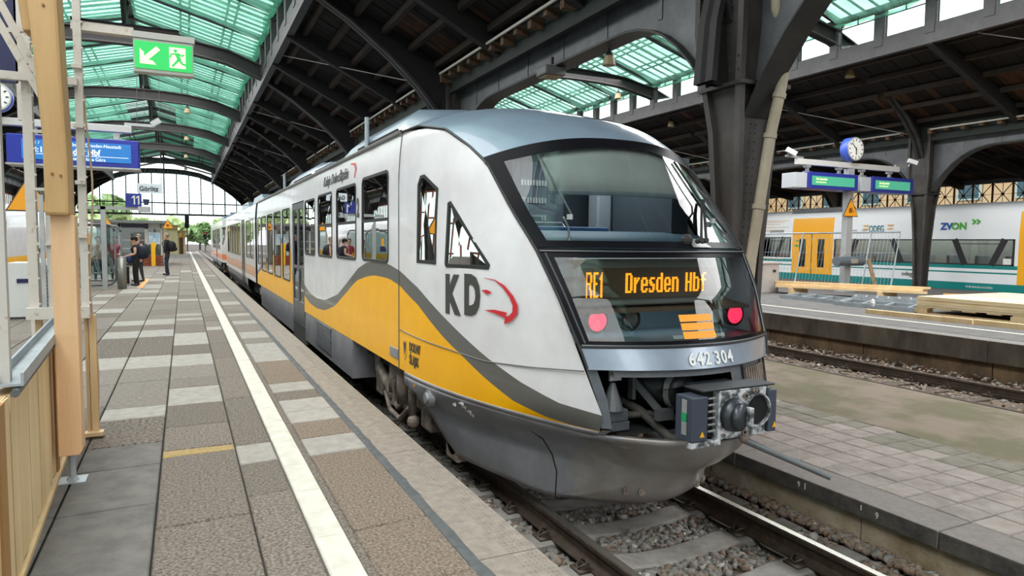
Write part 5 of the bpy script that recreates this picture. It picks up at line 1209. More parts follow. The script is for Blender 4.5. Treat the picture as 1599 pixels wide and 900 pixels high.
for k, (x, y) in enumerate(((18.8, 16.6), (20.0, 14.2))): o = thing('timber_block', ['square timber block under the far end of the batten bundle', 'square timber block under the near end of the batten bundle'][k], 'block', (x, y, ZF)); MB().box(x-.4, x+.4, y-.06, y+.06, ZF, zz).build('block_body', M_wood, o)
board('long_beam', ['long pale beam lying along the white line, left one', 'long pale beam lying along the white line, right one'], [(15.2, 11.3, ZF), (15.3, 9.5, ZF)], [(15.25, 8.8, ZF), (15.4, 5.6, ZF)], .13, .11, 2, 'beams along the white line', M_wood)
pa = thing('pallet', 'wooden pallet under the stack of pale boards', 'pallet', (18, 9, ZF)); X0, X1, Y0, Y1 = 16.5, 20.2, 6.2, 10.9
for x in (16.5, 18.2, 19.9):
    MB().box(x, x+.25, Y0, Y1, ZF, ZF+.03).build('runner', M_wood, pa)
    for y in (Y0, (Y0+Y1)/2-.1, Y1-.25): MB().box(x, x+.25, y, y+.3, ZF+.03, ZF+.13).build('block', M_wood, pa)
for k in range(9): MB().box(X0, X1, Y0+k*.55, Y0+k*.55+.3, ZF+.13, ZF+.16).build('deck_board', M_wood, pa)
for k in range(6): o = thing('board_panel', 'pale wooden panel, number %s from the bottom of the stack on the pallet' % ('one', 'two', 'three', 'four', 'five', 'six')[k] if k not in (0, 5) else ('pale wooden panel at the bottom of the stack on the pallet', 'pale wooden panel on top of the stack on the pallet')[k > 0], 'panel', (18, 9, ZF+.16+.035*k), 'panels stacked on the pallet'); MB().box(X0+random.uniform(-.01, .01), X1, Y0, Y1+random.uniform(-.01, .01), ZF+.162+.045*k, ZF+.204+.045*k).build('panel_body', M_woodlight, o)
board('roof_board', ['reddish board lying behind the pallet', 'pale board lying behind the scaffold parts'], [(20.6, 12.9, ZF), (22.2, 13.8, ZF)], [(21.7, 10.2, ZF), (23.6, 11.5, ZF)], .3, .14, 2, 'boards behind the pallet', mat('reddish_timber', 'd2a06a', .6))
def ladderframe(lab, p, q, wv, n):
    o = thing('scaffold_frame', lab, 'scaffold part', p, 'galvanised scaffold parts'); p, q, wv = Vector(p), Vector(q), Vector(wv)
    for d in (0, 1): MB().bar(p+wv*d+Vector((0, 0, .06)), q+wv*d+Vector((0, 0, .06)), .06, .12).build('side_rail', M_steel, o)
    for k in range(n+1): c = p.lerp(q, (k+.3)/(n+.6)); MB().bar(c+Vector((0, 0, .1)), c+wv+Vector((0, 0, .1)), .05, .05).build('rung', M_steel, o)
ladderframe('galvanised frame lying nearest the pallet', (16.4, 13.2, ZF), (16.55, 10.95, ZF), (1.1, .5, 0), 3)
ladderframe('galvanised frame lying under the batten bundle', (16.9, 15.6, ZF), (16.7, 13.1, ZF), (1.2, .5, 0), 3)
ladderframe('galvanised frame with many rungs behind the first one', (18.4, 14.2, ZF), (19.6, 11.6, ZF), (.7, .5, 0), 9)
rs_ = thing('paper_scrap', 'crumpled pale scrap on the scaffold frame', 'paper', (16.3, 11.9, ZF+.1)); MB().ball((16.35, 12.0, ZF+.16), .09, 7, sc=(.6, .7, 1.3)).build('scrap_body', M_white, rs_)
# pipe on the big column
pp = thing('downpipe', 'beige cast iron downpipe bending down along the big dark column', 'pipe', (6.6, 6.5, 0))
pts = [(6.62, 6.35, 5.6), (6.63, 6.35, 4.75), (6.64, 6.35, 4.52), (6.70, 6.35, 4.40), (6.82, 6.36, 4.27), (6.88, 6.38, 4.12), (6.88, 6.40, 3.95), (6.83, 6.44, 3.5), (6.76, 6.5, 3.0), (6.66, 6.55, 2.1), (6.58, 6.58, 1.4), (6.5, 6.6, .4), (6.46, 6.62, -.42)]
MB().tube(pts, .07, 14).build('pipe_body', mat('beige_pipe', 'a69c88', .55, 0, '8d8270', 3, .1, 30, (1, 1, .5)), pp, True)
for i in (1, 6, 7, 8, 9): p = Vector(pts[i]); d = (Vector(pts[i+1])-p).normalized(); MB().cyl(p-d*.03, p+d*.03, .085, .085, 14).build('pipe_collar', MATS['beige_pipe'], pp)
# lamps hanging from the ribs
M_lampg = mat('old_lamp_glass', '8d7c5c', .5)
def lamp(x, y, z, lab, s_=1):
    s_ *= .72
    t = thing('pendant_lamp', lab, 'lamp', (x, y, z)); MB().cyl((x, y, z), (x, y, z-.12*s_), .03*s_).build('lamp_rod', M_iron, t); MB().cyl((x, y, z-.1*s_), (x, y, z-.22*s_), .08*s_, .14*s_, 14).build('lamp_hood', M_iron, t); MB().cyl((x, y, z-.2*s_), (x, y, z-.5*s_), .13*s_, .2*s_, 14).build('lamp_glass', M_lampg, t)
for k, (y, n) in enumerate(((27.7, 'first'), (38.1, 'second'), (48.5, 'third'), (58.9, 'fourth'), (69.3, 'fifth'))): lamp(A1+2.0, y, 8.28, 'small bell lamp under the arch over the left platform, %s arch seen from the lens' % n, 1.1)
lamp(6.75, 10.2, 5.0, 'bell lamp under the arched girder near the big column', .8); lamp(A2+5.3, 17.3, 8.1, 'bell lamp under the arch right of the big column', 1.2); lamp(A2+2.4, 27.7, 8.95, 'bell lamp under the arch above the train roof', 1.2); lamp(A2+5.6, 27.7, 7.9, 'bell lamp under the far arch left of the big column', 1.2)
fl = thing('floodlight', 'grey box floodlight under the arched girder above the train', 'lamp', (6.5, 11.8, 5))
MB().box(6.25, 6.7, 11.6, 12.0, 4.82, 5.0).build('lamp_box', M_irongrey, fl, bevel=.03); MB().box(6.3, 6.65, 11.65, 11.95, 4.80, 4.82).build('lamp_lens', M_lampg, fl); MB().bar((6.5, 11.8, 5.0), (6.5, 11.8, 5.2), .05, .05).build('lamp_bracket', M_iron, fl)
# ================================================================ left foreground: props, slat fence, lattice post, signs
tp = thing('timber_post', 'thick pale glued timber post standing on a steel foot in the left foreground', 'post', (-.7, 5.28, 0))
MB().prism([(-.765, .19), (-.65, .19), (-.632, .215), (-.632, 1.765), (-.765, 1.765)], lambda u, v, t: (u, t, v), 5.20, 5.36).build('lower_post', mat('orange_spruce', 'efc79d', .55, 0, 'e3b384', 2.5, .08, 30, (2, 2, .2)), tp, bevel=.006)
MB().prism([(-.785, 1.76), (-.652, 1.76), (-.65, 2.1), (-.665, 2.6), (-.69, 3.7), (-.90, 3.7), (-.825, 2.9), (-.78, 2.2)], lambda u, v, t: (u, t, v), 5.14, 5.40).build('upper_post', mat('tan_timber', 'd3ac78', .6, 0, 'c29a66', 2.5, .08, 30, (2, 2, .2)), tp, bevel=.02)
for x, z in ((-.735, 2.02), (-.69, 2.01), (-.75, 3.05), (-.78, 3.12)): MB().cyl((x, 5.145, z), (x, 5.132, z), .008, n=8).build('knot', mat('rust_bolt', '8a5a35', .6), tp)
MB().cyl((-.70, 5.28, .0), (-.70, 5.28, .2), .022, n=12).box(-.78, -.62, 5.2, 5.36, 0, .008).cyl((-.70, 5.28, .008), (-.70, 5.28, .03), .04, .03, 6).build('steel_foot', M_steel, tp)
MB().bar((-.885, 5.45, 3.7), (-.80, 5.45, 2.95), .2, .16, (0, 1, 0)).build('knee_block', mat('tan_timber', ''), tp, bevel=.01)
br = thing('iron_brace', 'cream riveted double iron brace running up to the left behind the timber post', 'brace', (-.9, 5.7, 2.6))
for dx in (0, .085): MB().bar((-1.30+dx, 5.72, 3.5), (-.83+dx*.6, 5.72, 2.52), .045, .05, (0, 1, 0)).build('brace_bar', M_cream, br)
for t in (.1, .3, .5, .7): p = Vector((-1.29, 5.72, 3.5)).lerp(Vector((-.81, 5.72, 2.52)), t); MB().bar(p, p+Vector((.1, 0, .02)), .03, .04, (0, 1, 0)).build('brace_plate', M_cream, br)
la = thing('lattice_post', 'cream iron lattice post with flat legs behind the timber post', 'post', (-.9, 6.4, 0))
for x0, x1 in ((-1.09, -1.025), (-.965, -.905), (-.745, -.69)):
    g = MB().box(x0, x1, 6.36, 6.42, 1.0, 3.9).box(x0+.02, x1-.01, 6.42, 6.5, 1.0, 3.9).build('leg', M_cream, la); r = MB()
    for z in np.arange(1.1, 3.8, .2): r.ball((x1+.004, 6.37, z), .011, 6)
    r.build('rivets', M_cream, g)['kind'] = 'stuff'
MB().box(-.70, -.655, 6.38, 6.44, .02, 1.0).box(-.735, -.71, 6.4, 6.46, .02, 1.0).build('lower_leg', M_wood, la); MB().box(-1.06, -1.02, 6.38, 6.46, .02, 1.0).build('lower_leg', M_wood, la)
MB().box(-.75, -.62, 6.32, 6.42, .02, .05).build('post_foot', M_wood, la)
for z in (1.56, 1.98, 2.42, 2.88): MB().box(-1.03, -.90, 6.33, 6.36, z, z+.022).box(-.76, -.69, 6.33, 6.36, z+.06, z+.09).build('tie_plate', M_cream, la)
MB().box(-1.105, -.90, 6.30, 6.36, .985, 1.075).box(-.76, -.685, 6.30, 6.36, .985, 1.075).build('cross_plate', M_cream, la)
MB().box(-1.4, -.72, 6.30, 6.36, 2.80, 2.86).build('cross_bar', M_cream, la)
for x, n in ((-.668, 8), (-.905, 10)):
    MB().tube([(x+.02*math.sin(i*.9), 6.40, .1+.22*i) for i in range(13)], .008, 6).build('cable', mat('tan_cable', 'b9a184', .6), la)
MB().bar((-.985, 6.34, 1.05), (-.985, 6.34, 1.95), .03, .03).build('conduit', M_alu, la)
lp = thing('iron_post', 'cream iron post with rust spots at the left edge of the picture', 'post', (-.8, 3.85, 0))
MB().box(-.86, -.755, 3.82, 3.95, .93, 3.2).box(-.775, -.735, 3.80, 3.84, .93, 3.2).build('post_body', mat('rust_spotted_cream', 'c9c3bd', .5, 0, '9a6d4a', 22, .1, 50, lo=.62, hi=.72), lp)
fn = thing('slat_fence', 'pale vertical slat fence with a grey rail on top in the left foreground', 'fence', (-.8, 5, 0))
MB().bar((-.722, 3.1, .47), (-.882, 6.4, .47), .004, .86).build('gap_shade_sheet', mat('gap_shade_brown', '6e5538', .8), fn)  # dark sheet added behind the slats to stand in for shaded gaps
for k in range(17):
    t = (k+.2)/17; y = lerp(3.15, 6.35, t); x = lerp(-.70, -.86, t); MB().box(x-.010, x+random.uniform(-.003, .003), y, y+.132, .03+random.uniform(-.004, .02), .90+random.uniform(-.004, .004)).build('slat', mat('fence_slat', 'ecd2a6', .6, 0, 'dcbd8d', 3, .1, 30, (2, 2, .2)), fn)
MB().bar((-.735, 3.1, .86), (-.895, 6.5, .86), .05, .08).bar((-.735, 3.1, .3), (-.895, 6.5, .3), .04, .08).build('cross_rail', M_wood, fn)
m = MB(); a, b = Vector((-.73, 3.75, .945)), Vector((-.90, 6.6, .945))
m.bar(a, b, .11, .012).bar(a+Vector((.05, 0, .025)), b+Vector((.05, 0, .025)), .012, .06).bar(a+Vector((-.05, 0, .025)), b+Vector((-.05, 0, .025)), .012, .06); m.build('top_channel', M_steel, fn)
MB().tube([(-.70, 3.7, .915), (-.86, 6.5, .915)], .018, 8).build('rail_pipe', M_irongrey, fn)
MB().bar((-.70, 3.2, .015), (-.845, 6.4, .015), .03, .03).build('bottom_batten', M_wood, fn)
MB().tube([(-.735+.0*i, 3.62+.05*math.cos(i*.8), .80-.03*i+.05*math.sin(i*.8)) for i in range(9)], .009, 6).build('cable_loop', mat('tan_cable', ''), fn)
MB().box(-.86, -.80, 5.42, 5.5, 0, .92).box(-.76, -.70, 3.4, 3.5, 0, .92).build('fence_post', mat('brown_fence_post', 'a98050', .7), fn)
ps = thing('blue_panel', 'dark blue sign panel cut by the left picture edge above the fence', 'sign', (-1.4, 7, 2.9)); MB().box(-1.75, -1.215, 7.0, 7.04, 2.9, 3.9).build('panel_board', M_navy, ps); MB().box(-1.23, -1.19, 7.0, 7.05, 2.6, 3.9).build('panel_frame', M_cream, ps)
# exit sign on its bracket
ex = thing('exit_sign', 'lit green emergency exit sign with a white arrow hanging from its bracket', 'sign', (-.1, 6.4, 2.97))
b = MB().box(-.335, .105, 6.36, 6.46, 2.965, 3.235).build('sign_case', mat('sign_case_grey', 'b9b9b4', .5), ex, bevel=.006)
E_g = emit('exit_green', '16c95c', .85); E_y = emit('exit_cream', 'f4f7c8', 1.0)
MB().box(-.325, .095, 6.352, 6.36, 2.995, 3.21).build('sign_face', E_g, b)
Z = lambda pts: MB().add([(x, 6.349, z) for x, z in pts], [tuple(range(len(pts)))])
m = MB(); ax, az = -.235, 3.095
m.bar((-.155, 6.35, 3.165), (-.255, 6.35, 3.065), .004, .038, (1, 0, 1)); m.add([(-.288, 6.347, 3.03), (-.17, 6.347, 3.03), (-.20, 6.347, 3.062), (-.258, 6.347, 3.062), (-.258, 6.347, 3.12), (-.288, 6.347, 3.15)], [(0, 1, 2, 3), (0, 3, 4, 5)]); m.build('arrow', E_y, b)
MB().box(-.075, .045, 6.348, 6.352, 3.02, 3.185).build('doorway', E_y, b)
r = MB(); r.cyl((-.03, 6.347, 3.158), (-.03, 6.343, 3.158), .014, n=10)
for p, q, w_ in (((-.02, 3.135), (.0, 3.085), .03), ((.0, 3.085), (.02, 3.055), .018), ((.02, 3.055), (.055, 3.05), .016), ((-.005, 3.09), (-.03, 3.06), .018), ((-.03, 3.06), (-.055, 3.03), .016), ((-.02, 3.135), (-.06, 3.13), .012), ((-.06, 3.13), (-.07, 3.10), .012), ((-.015, 3.14), (.02, 3.12), .012), ((.02, 3.12), (.035, 3.135), .012)): r.bar((p[0], 6.345, p[1]), (q[0], 6.345, q[1]), .004, w_, (-(q[1]-p[1]), 0, q[0]-p[0]))
r.build('running_figure', E_g, b)
MB().box(-.345, .115, 6.35, 6.47, 3.235, 3.285).build('sign_rail', mat('sign_case_grey', ''), ex)
MB().box(-.76, -.33, 6.38, 6.46, 3.245, 3.315).build('bracket_arm', M_cream, ex); MB().box(-.76, .0, 6.375, 6.465, 3.315, 3.335).build('bracket_top', M_black, ex)
# platform display with its beam
pd = thing('platform_display', 'blue platform display with white train times behind the timber post', 'display', (-1.7, 14.5, 2.9))
MB().box(-2.72, -.715, 14.45, 14.95, 2.91, 3.41).build('display_case', mat('display_royal_blue', '1b2ea0', .4), pd, bevel=.012); sc = MB().box(-2.50, -.84, 14.435, 14.45, 2.99, 3.33).build('screen', emit('blue_screen', '1f7fd0', .62), pd)
MB().box(-2.74, -.70, 14.44, 14.97, 2.88, 2.91).build('case_edge', M_alu, pd)
E_w = emit('screen_white', 'eef6ff', 1.1)
text('RE 1 /', .075, (-2.42, 14.43, 3.25), (1, 0, 0), U_, E_w, sc); text('18:1', .14, (-2.42, 14.43, 3.11), (1, 0, 0), U_, E_w, sc, bold=.002)
text('Radeberg - Dresden-Neustadt', .085, (-1.90, 14.43, 3.245), (1, 0, 0), U_, E_w, sc, .87); text('Dresden Hbf', .15, (-2.0, 14.43, 3.10), (1, 0, 0), U_, E_w, sc, .85, bold=.003); text('von Zielona Góra', .085, (-1.78, 14.43, 3.0), (1, 0, 0), U_, E_w, sc, .87); MB().box(-2.42, -.88, 14.43, 14.436, 3.078, 3.086).build('screen_rule', E_w, sc)
MB().box(-3.6, -.83, 14.62, 14.78, 3.57, 3.70).build('display_beam', mat('crossbar_pale', ''), pd, bevel=.01)
for x in (-1.08, -2.35): MB().box(x-.05, x+.05, 14.66, 14.74, 3.45, 3.57).box(x-.14, x+.14, 14.62, 14.78, 3.41, 3.44).build('hanger', M_alu, pd)
MB().box(-1.98, -1.82, 14.62, 14.78, 0, 3.6).build('display_post', MATS['post_light_grey'], pd)
MB().bar((-.95, 14.7, 3.74), (-.45, 14.7, 3.74), .05, .05).bar((-.5, 14.7, 3.76), (-.36, 14.7, 3.86), .1, .1).build('camera_arm', M_alu, pd)
clock('station_clock', 'round white clock cut by the left picture edge above the blue display', (-2.87, 14.5, 4.02), .25, .2)
# town name, platform number and their post
gp = thing('sign_post', 'grey post with a cross arm that carries the blue 11 board', 'post', (-2.27, 25, 0))
MB().box(-2.34, -2.2, 24.95, 25.1, 0, 2.62).build('post', MATS['post_light_grey'], gp); MB().box(-2.75, -.95, 24.95, 25.1, 2.52, 2.62).build('cross_arm', MATS['post_light_grey'], gp); MB().box(-1.30, -.95, 24.9, 25.15, 2.46, 2.64).build('arm_box', M_alu, gp)
e11 = thing('platform_number', 'blue board with a white 11 standing on the cross arm', 'sign', (-1.42, 25, 2.62)); MB().box(-1.645, -1.19, 24.92, 24.98, 2.62, 3.05).build('sign_board', M_blue, e11); one(-1.41, 2.70, .28, 24.92, M_white, e11); one(-1.29, 2.70, .28, 24.92, M_white, e11)
go = thing('station_name_sign', 'white board reading the town name, hanging above the blue 11 board', 'sign', (-.97, 25.3, 3.1)); MB().box(-1.34, -.59, 25.28, 25.32, 3.10, 3.40).build('sign_board', mat('pale_sign', 'd5dde4', .5), go); text('Görlitz', .215, (-1.27, 25.27, 3.165), (1, 0, 0), U_, mat('sign_ink', '1c2026', .5), go, .90, bold=.004)
for x in (-1.3, -.63): MB().tube([(x, 25.3, 3.4), (x-.05, 27.62, 8.42)], .008, 5).build('sign_wire', M_iron, go)
tc = thing('hanging_bucket_lamp', 'small dark cup lamp hanging right of the blue 11 board', 'lamp', (-1.0, 27, 2.9)); MB().cyl((-1.15, 27, 2.98), (-1.15, 27, 2.78), .11, .07, 10).build('lamp_cup', mat('dark_violet', '3a3f5e', .5), tc); MB().tube([(-1.15, 27, 2.98), (-1.15, 27.62, 8.42)], .006, 4).build('lamp_wire', M_iron, tc)
# waiting shelter
sh = thing('waiting_shelter', 'glass waiting shelter with rounded grey tube frames on the left platform', 'shelter', (-3, 27, 0))
def rtube(x0, x1, y, z0, z1, r=.22):
    c = []
    for cx, cz, a0 in ((x1-r, z1-r, 0), (x0+r, z1-r, 90), (x0+r, z0+r, 180), (x1-r, z0+r, 270)):
        c += [(cx+r*math.cos(math.radians(a0+k)), y, cz+r*math.sin(math.radians(a0+k))) for k in (0, 30, 60, 90)]
    return c+[c[0]]
for y, x0, x1 in ((25.6, -3.5, -2.02), (28.4, -3.9, -2.05)):
    f = MB().tube(rtube(x0, x1, y, .10, 2.06), .035, 8).build('tube_frame', M_irongrey, sh, True); MB().box(x0+.06, x1-.06, y-.005, y+.005, .3, 1.98).build('glass_panel', G_clear, f)
for k in range(5): MB().box(-3.9+.02, -3.86, 25.7+k*.55, 26.0+k*.55, .1, 1.95).build('side_slat', M_steel, sh)
for yy in (26.4, 27.3): MB().box(-3.2, -3.0, yy-.05, yy+.05, 0, .42).build('bench_foot', M_steel, sh)
for k in range(7):
    x = -3.55+.21*k; MB().tube([(x, 26.1+.1*k, .95), (x+.08, 25.98+.1*k, .6), (x+.15, 26.0+.1*k, .46), (x+.2, 26.5+.1*k, .44)], .02, 6).tube([(x+.06, 26.12+.1*k, .95), (x+.14, 25.98+.1*k, .6), (x+.21, 26.02+.1*k, .46), (x+.26, 26.5+.1*k, .44)], .02, 6).build('seat_wire', mat('seat_chrome', 'c5c8cb', .3, .7), sh)
p = MB().box(-2.92, -2.72, 25.58, 25.59, 1.42, 1.75).build('orange_notice', M_yel2, sh); MB().box(-2.95, -2.66, 25.58, 25.59, 1.2, 1.4).build('navy_notice', M_navy, sh)
bo2 = thing('bollard', 'grey steel bollard in front of the glass shelter', 'bollard', (-1.8, 25, 0)); MB().cyl((-1.8, 25, 0), (-1.8, 25, 1.0), .13, .13, 20).cyl((-1.8, 25, 1.0), (-1.8, 25, 1.03), .12, .10, 20).build('bollard_body', mat('bollard_grey', '8a8781', .4, .5), bo2, True)
yl = thing('floor_stripe', 'worn orange stripe on the slabs at the feet of the woman with the suitcase', 'marking', (-1.3, 27, 0)); MB().add([(-1.42, 25.2, .006), (-1.24, 25.2, .006), (-1.24, 31, .006), (-1.42, 31, .006)], [(0, 1, 2, 3)]).build('stripe_paint', mat('worn_orange', 'd9a368', .8), yl)
wc = thing('service_box', 'white metal box with a dark slot standing on the left platform', 'cabinet', (-2.9, 16.5, 0)); MB().box(-3.12, -2.62, 16.3, 17.0, .04, 1.12).build('box_body', M_white, wc, bevel=.01); MB().box(-3.18, -3.12, 16.4, 17.0, .0, 1.1).box(-3.1, -2.64, 16.35, 16.95, 0, .04).build('box_side', M_irongrey, wc); MB().box(-2.98, -2.78, 16.28, 16.3, .72, .80).build('box_slot', M_navy, wc)
g2 = thing('slotted_locker', 'grey locker with dark slots right of the white metal box', 'cabinet', (-2.4, 16.8, 0)); MB().box(-2.55, -2.3, 16.6, 17.2, .05, 1.05).build('locker_body', mat('locker_grey', '77726a', .6), g2); m = MB()
for k in range(10): m.box(-2.56, -2.50, 16.585, 16.6, .15+.08*k, .18+.08*k)
m.build('locker_slots', M_gap, g2)
bt = thing('bottle', 'dark beer bottle on the ground before the white metal box', 'bottle', (-2.7, 16.2, 0)); MB().cyl((-2.68, 16.1, 0), (-2.68, 16.1, .18), .042, n=12).cyl((-2.68, 16.1, .18), (-2.68, 16.1, .25), .042, .016, 12).cyl((-2.68, 16.1, .25), (-2.68, 16.1, .33), .016, .016, 10).build('bottle_glass', mat('brown_glass', '2b1a10', .15), bt, True); MB().cyl((-2.68, 16.1, .07), (-2.68, 16.1, .14), .043, .043, 12).build('bottle_label', M_alu, bt)
MB_ = thing('small_pack', 'small dark object lying by the fence rail at the left', 'bag', (-1.5, 9, 0)); MB().ball((-1.62, 9.0, .14), .14, 10, sc=(.8, .8, 1)).build('pack_body', mat('dark_maroon', '35211f', .7), MB_)
warn('warning_sign', 'orange warning triangle cut by the left picture edge under the blue display', -1.93, 11.5, 1.98, .55, .5, False)
MB().box(-1.96, -1.90, 11.522, 11.56, 0, 2.3).build('sign_post', M_cream, bpy.data.objects['warning_sign.001'])
# kiosk, yellow house, signals, trees beyond
ki = thing('kiosk', 'flat roofed glass kiosk with a brick base far down the left platform', 'building', (-3, 48, 0))
M_ka = mat('kiosk_grey', 'c2c3bf', .6)
MB().box(-4.9, -.75, 45.6, 52, 2.52, 2.68).build('kiosk_roof', mat('kiosk_roof_grey', '6f7270', .6), ki); MB().box(-4.6, -1.2, 46.2, 46.3, 2.2, 2.52).build('kiosk_fascia', M_ka, ki); MB().box(-3.3, -1.9, 46.1, 46.2, 2.26, 2.46).build('fascia_sign', mat('fascia_navy', '273049', .5), ki)
for x in (-4.5, -3.4, -2.05, -1.95, -1.2): MB().box(x-.05, x+.05, 46.2, 46.3, .55, 2.5).build('mullion', M_ka, ki)
for x0, x1 in ((-4.45, -3.45), (-3.35, -2.1), (-1.9, -1.25)): MB().box(x0, x1, 46.24, 46.26, .58, 2.2).build('window_pane', G_clear, ki)
for z in (1.0, 1.5): MB().box(-4.5, -2.05, 46.21, 46.28, z, z+.04).build('transom', M_ka, ki)
MB().box(-1.88, -1.27, 46.15, 46.2, 1.28, 1.98).build('poster_frame', M_white, ki); MB().box(-1.84, -1.31, 46.14, 46.15, 1.33, 1.93).build('poster', mat('poster_blue', '7fb4d8', .5, 0, 'd7e4ea', 5), ki)
MB().box(-4.6, -1.2, 50, 50.1, 0, 2.5).build('kiosk_back', mat('kiosk_back', 'dcdcd6', .7), ki)
M_brick = mat('red_brick', '9a5038', .85, 0, '7c3e2c', 12, .2, 60, rnd=.2); MB().box(-2.4, -1.1, 45.56, 45.7, .0, .62).build('mortar', M_conc, ki)
br0 = None
for r_ in range(7):
    for k in range(5):
        x = -2.4+.26*k+(.13 if r_ % 2 else 0)
        if x+.25 > -1.09: continue
        if br0 is None: br0 = MB().box(0, .25, 0, .03, 0, .075).build('brick', M_brick, ki); o = br0
        else: o = br0.copy(); COL.objects.link(o)
        o.location = Vector((x, 45.53, .01+.087*r_))-wloc(ki)
yp = thing('ticket_validator', 'yellow ticket validator post on the brick base of the kiosk', 'post', (-1.62, 45.4, .5)); MB().box(-1.74, -1.52, 45.35, 45.5, .0, 1.40).box(-1.55, -1.47, 45.33, 45.4, 1.1, 1.3).build('validator_body', mat('validator_yellow', 'f2b716', .5), yp)
warn('warning_sign', 'orange warning triangle above the right end of the kiosk', -.83, 45.575, 2.22, .62, .55); warn('warning_sign', 'orange warning triangle above the left end of the kiosk', -4.0, 45.575, 2.25, .75, .6, False)
ho = thing('station_hut', 'small yellow plastered hut with a brown door behind the kiosk', 'building', (-.8, 82, 0)); M_pl = mat('yellow_plaster', 'f0e2b6', .8, 0, 'e2d09c', 2)
MB().box(-2.2, -.55, 80, 86, 0, 2.9).box(-.6, .18, 81, 86, 0, 2.35).build('hut_wall', M_pl, ho); MB().box(-2.4, -.4, 79.7, 86, 2.9, 3.05).box(-.7, .35, 80.7, 86, 2.35, 2.5).box(-1.6, -.6, 79.9, 80, 2.55, 2.65).build('hut_roof', mat('hut_cornice', 'b59f6c', .8), ho); MB().box(-.42, -.05, 80.95, 81, 0, 1.75).build('door', mat('brown_door', '5a4236', .6), ho)
warn('warning_sign', 'small orange warning triangle on the yellow hut', -.1, 80.975, 1.75, .5, .45, False)
def signal(lab, x, y, h, hd, red):
    t = thing('signal', lab, 'signal', (x, y, 0)); MB().cyl((x, y, -.8), (x, y, h), .09, n=8).build('signal_mast', M_iron, t); b = MB().box(x-.28, x+.28, y-.15, y+.1, h-hd, h).build('signal_head', M_black, t)
    for k in range(3): MB().cyl((x, y-.16, h-.25-k*.4), (x, y-.15, h-.25-k*.4), .11, n=10).build('signal_lens', emit('signal_red', 'ff3a2a', 2) if red and k == 0 else M_gap, b)
signal('tall dark signal mast beyond the yellow hut', 0.45, 104, 4.8, 1.7, False); signal('low signal showing red beside the far track', 3.9, 150, 3.0, 1.4, True)
M_leaf = [mat('hazed_green_leaves', 'b3cb92', .8, 0, '96b374', 3), mat('hazed_pale_leaves', 'c6d6a6', .8, 0, 'a9c084', 3), mat('hazed_dark_leaves', '9dba86', .8, 0, '83a36c', 3)]; M_bark = mat('bark', '5b5046', .9)  # leaf colours lightened, distant haze put into the colour
def tree(x, y, h, r, k, lab):
    t = thing('tree', lab, 'tree', (x, y, -1), 'trees beyond the hall'); MB().cyl((x, y, -1), (x, y, h*.5), .22, .12, 8).build('trunk', M_bark, t); rg = np.random.default_rng(int(x*7+y)); m = MB(); n = 900
    for _ in range(n):
        d = rg.normal(size=3); d /= np.linalg.norm(d); q = rg.uniform(.55, 1)**.5; lump = 1+.25*math.sin(5*d[0]+3*d[2]+x); c = np.array([x, y, h*.62])+d*q*lump*np.array([r, r, h*.40]); a = rg.normal(size=3)*.32; b_ = rg.normal(size=3)*.32
        m.add([c-a-b_, c+a-b_, c+a+b_, c-a+b_], [(0, 1, 2, 3)])
    stuff(m.build('foliage', M_leaf[k], t))
rt = random.Random(3)
ordl = ('first', 'second', 'third', 'fourth', 'fifth', 'sixth', 'seventh', 'eighth', 'ninth')
for i in range(9):
    x = -9+6.2*i; y = 168+rt.uniform(0, 12); tree(x, y, rt.uniform(4.6, 6.3), 3.3, i % 3, '%s tree from the left in the hazy row beyond the hall, %s' % (ordl[i], ('spring green crown', 'pale crown', 'darker crown')[i % 3]))
tree(-10.5, 112, 7.2, 3, 1, 'yellow green tree top right above the kiosk roof')
bd = thing('building', 'long salmon plastered building outside the lattice windows', 'building', (46, 25, 0)); MB().box(46, 50, -20, 46, -1.3, 16).build('building_wall', mat('salmon_plaster', 'ffcba6', .8, 0, 'f8bd94', 1), bd)
for i in range(16):
    for z in (1.2, 4.6):
        y = -12+3.5*i; f = MB().box(45.9, 46.02, y, y+1.5, z, z+2.1).build('window', M_white, bd); MB().box(45.88, 45.9, y+.12, y+1.38, z+.12, z+1.98).build('window_pane', mat('far_pane', '5e6f7c', .2), f)
bd2 = thing('building', 'yellow plastered building outside the lattice windows behind the display post', 'building', (44, 60, 0)); MB().box(43, 50, 46.5, 90, -1.3, 13).build('building_wall', mat('yellow_facade', 'ffe08c', .8, 0, 'fad67c', 1), bd2)
for i in range(8): f = MB().box(42.9, 43.02, 49+4*i, 50.6+4*i, 4, 6.2).build('window', M_white, bd2); MB().box(42.88, 42.9, 49.15+4*i, 50.45+4*i, 4.15, 6.05).build('window_pane', MATS['far_pane'], f)
# yellow nosed railcar beyond the left platform
l3 = thing('railcar', 'railcar with a rounded white and yellow nose at the left picture edge', 'train', (-7.1, 32, -.6)); P = []
zq = [-.4, .0, .45, .9, 1.05, 1.2, 1.7, 2.2, 2.6, 2.85, 3.0]
for z in zq:
    tip = interp(z, [(-.4, 27.2), (0, 26.4), (.5, 26.2), (1.05, 26.5), (2.2, 27.6), (2.85, 29), (3, 30)]); hw = interp(z, [(-.4, 1.2), (.3, 1.4), (2.3, 1.4), (2.85, 1.15), (3.0, .6)]); r = []
    for k in range(25): a = math.pi*k/24; r.append((-7.1+hw*math.copysign(abs(math.cos(a))**.55, math.cos(a)), lerp(30.5, tip, math.sin(a)**.8), z))
    P.append([(r[0][0], 60, z)]+r+[(r[-1][0], 60, z)])
MB().grid(P, lambda i, j: 0 if i == 0 else 1 if i < 3 else 2 if i in (5, 6) and 1 < j < 24 else 3).build('car_body', [M_skirt, M_yel, M_black, M_body], l3, True)
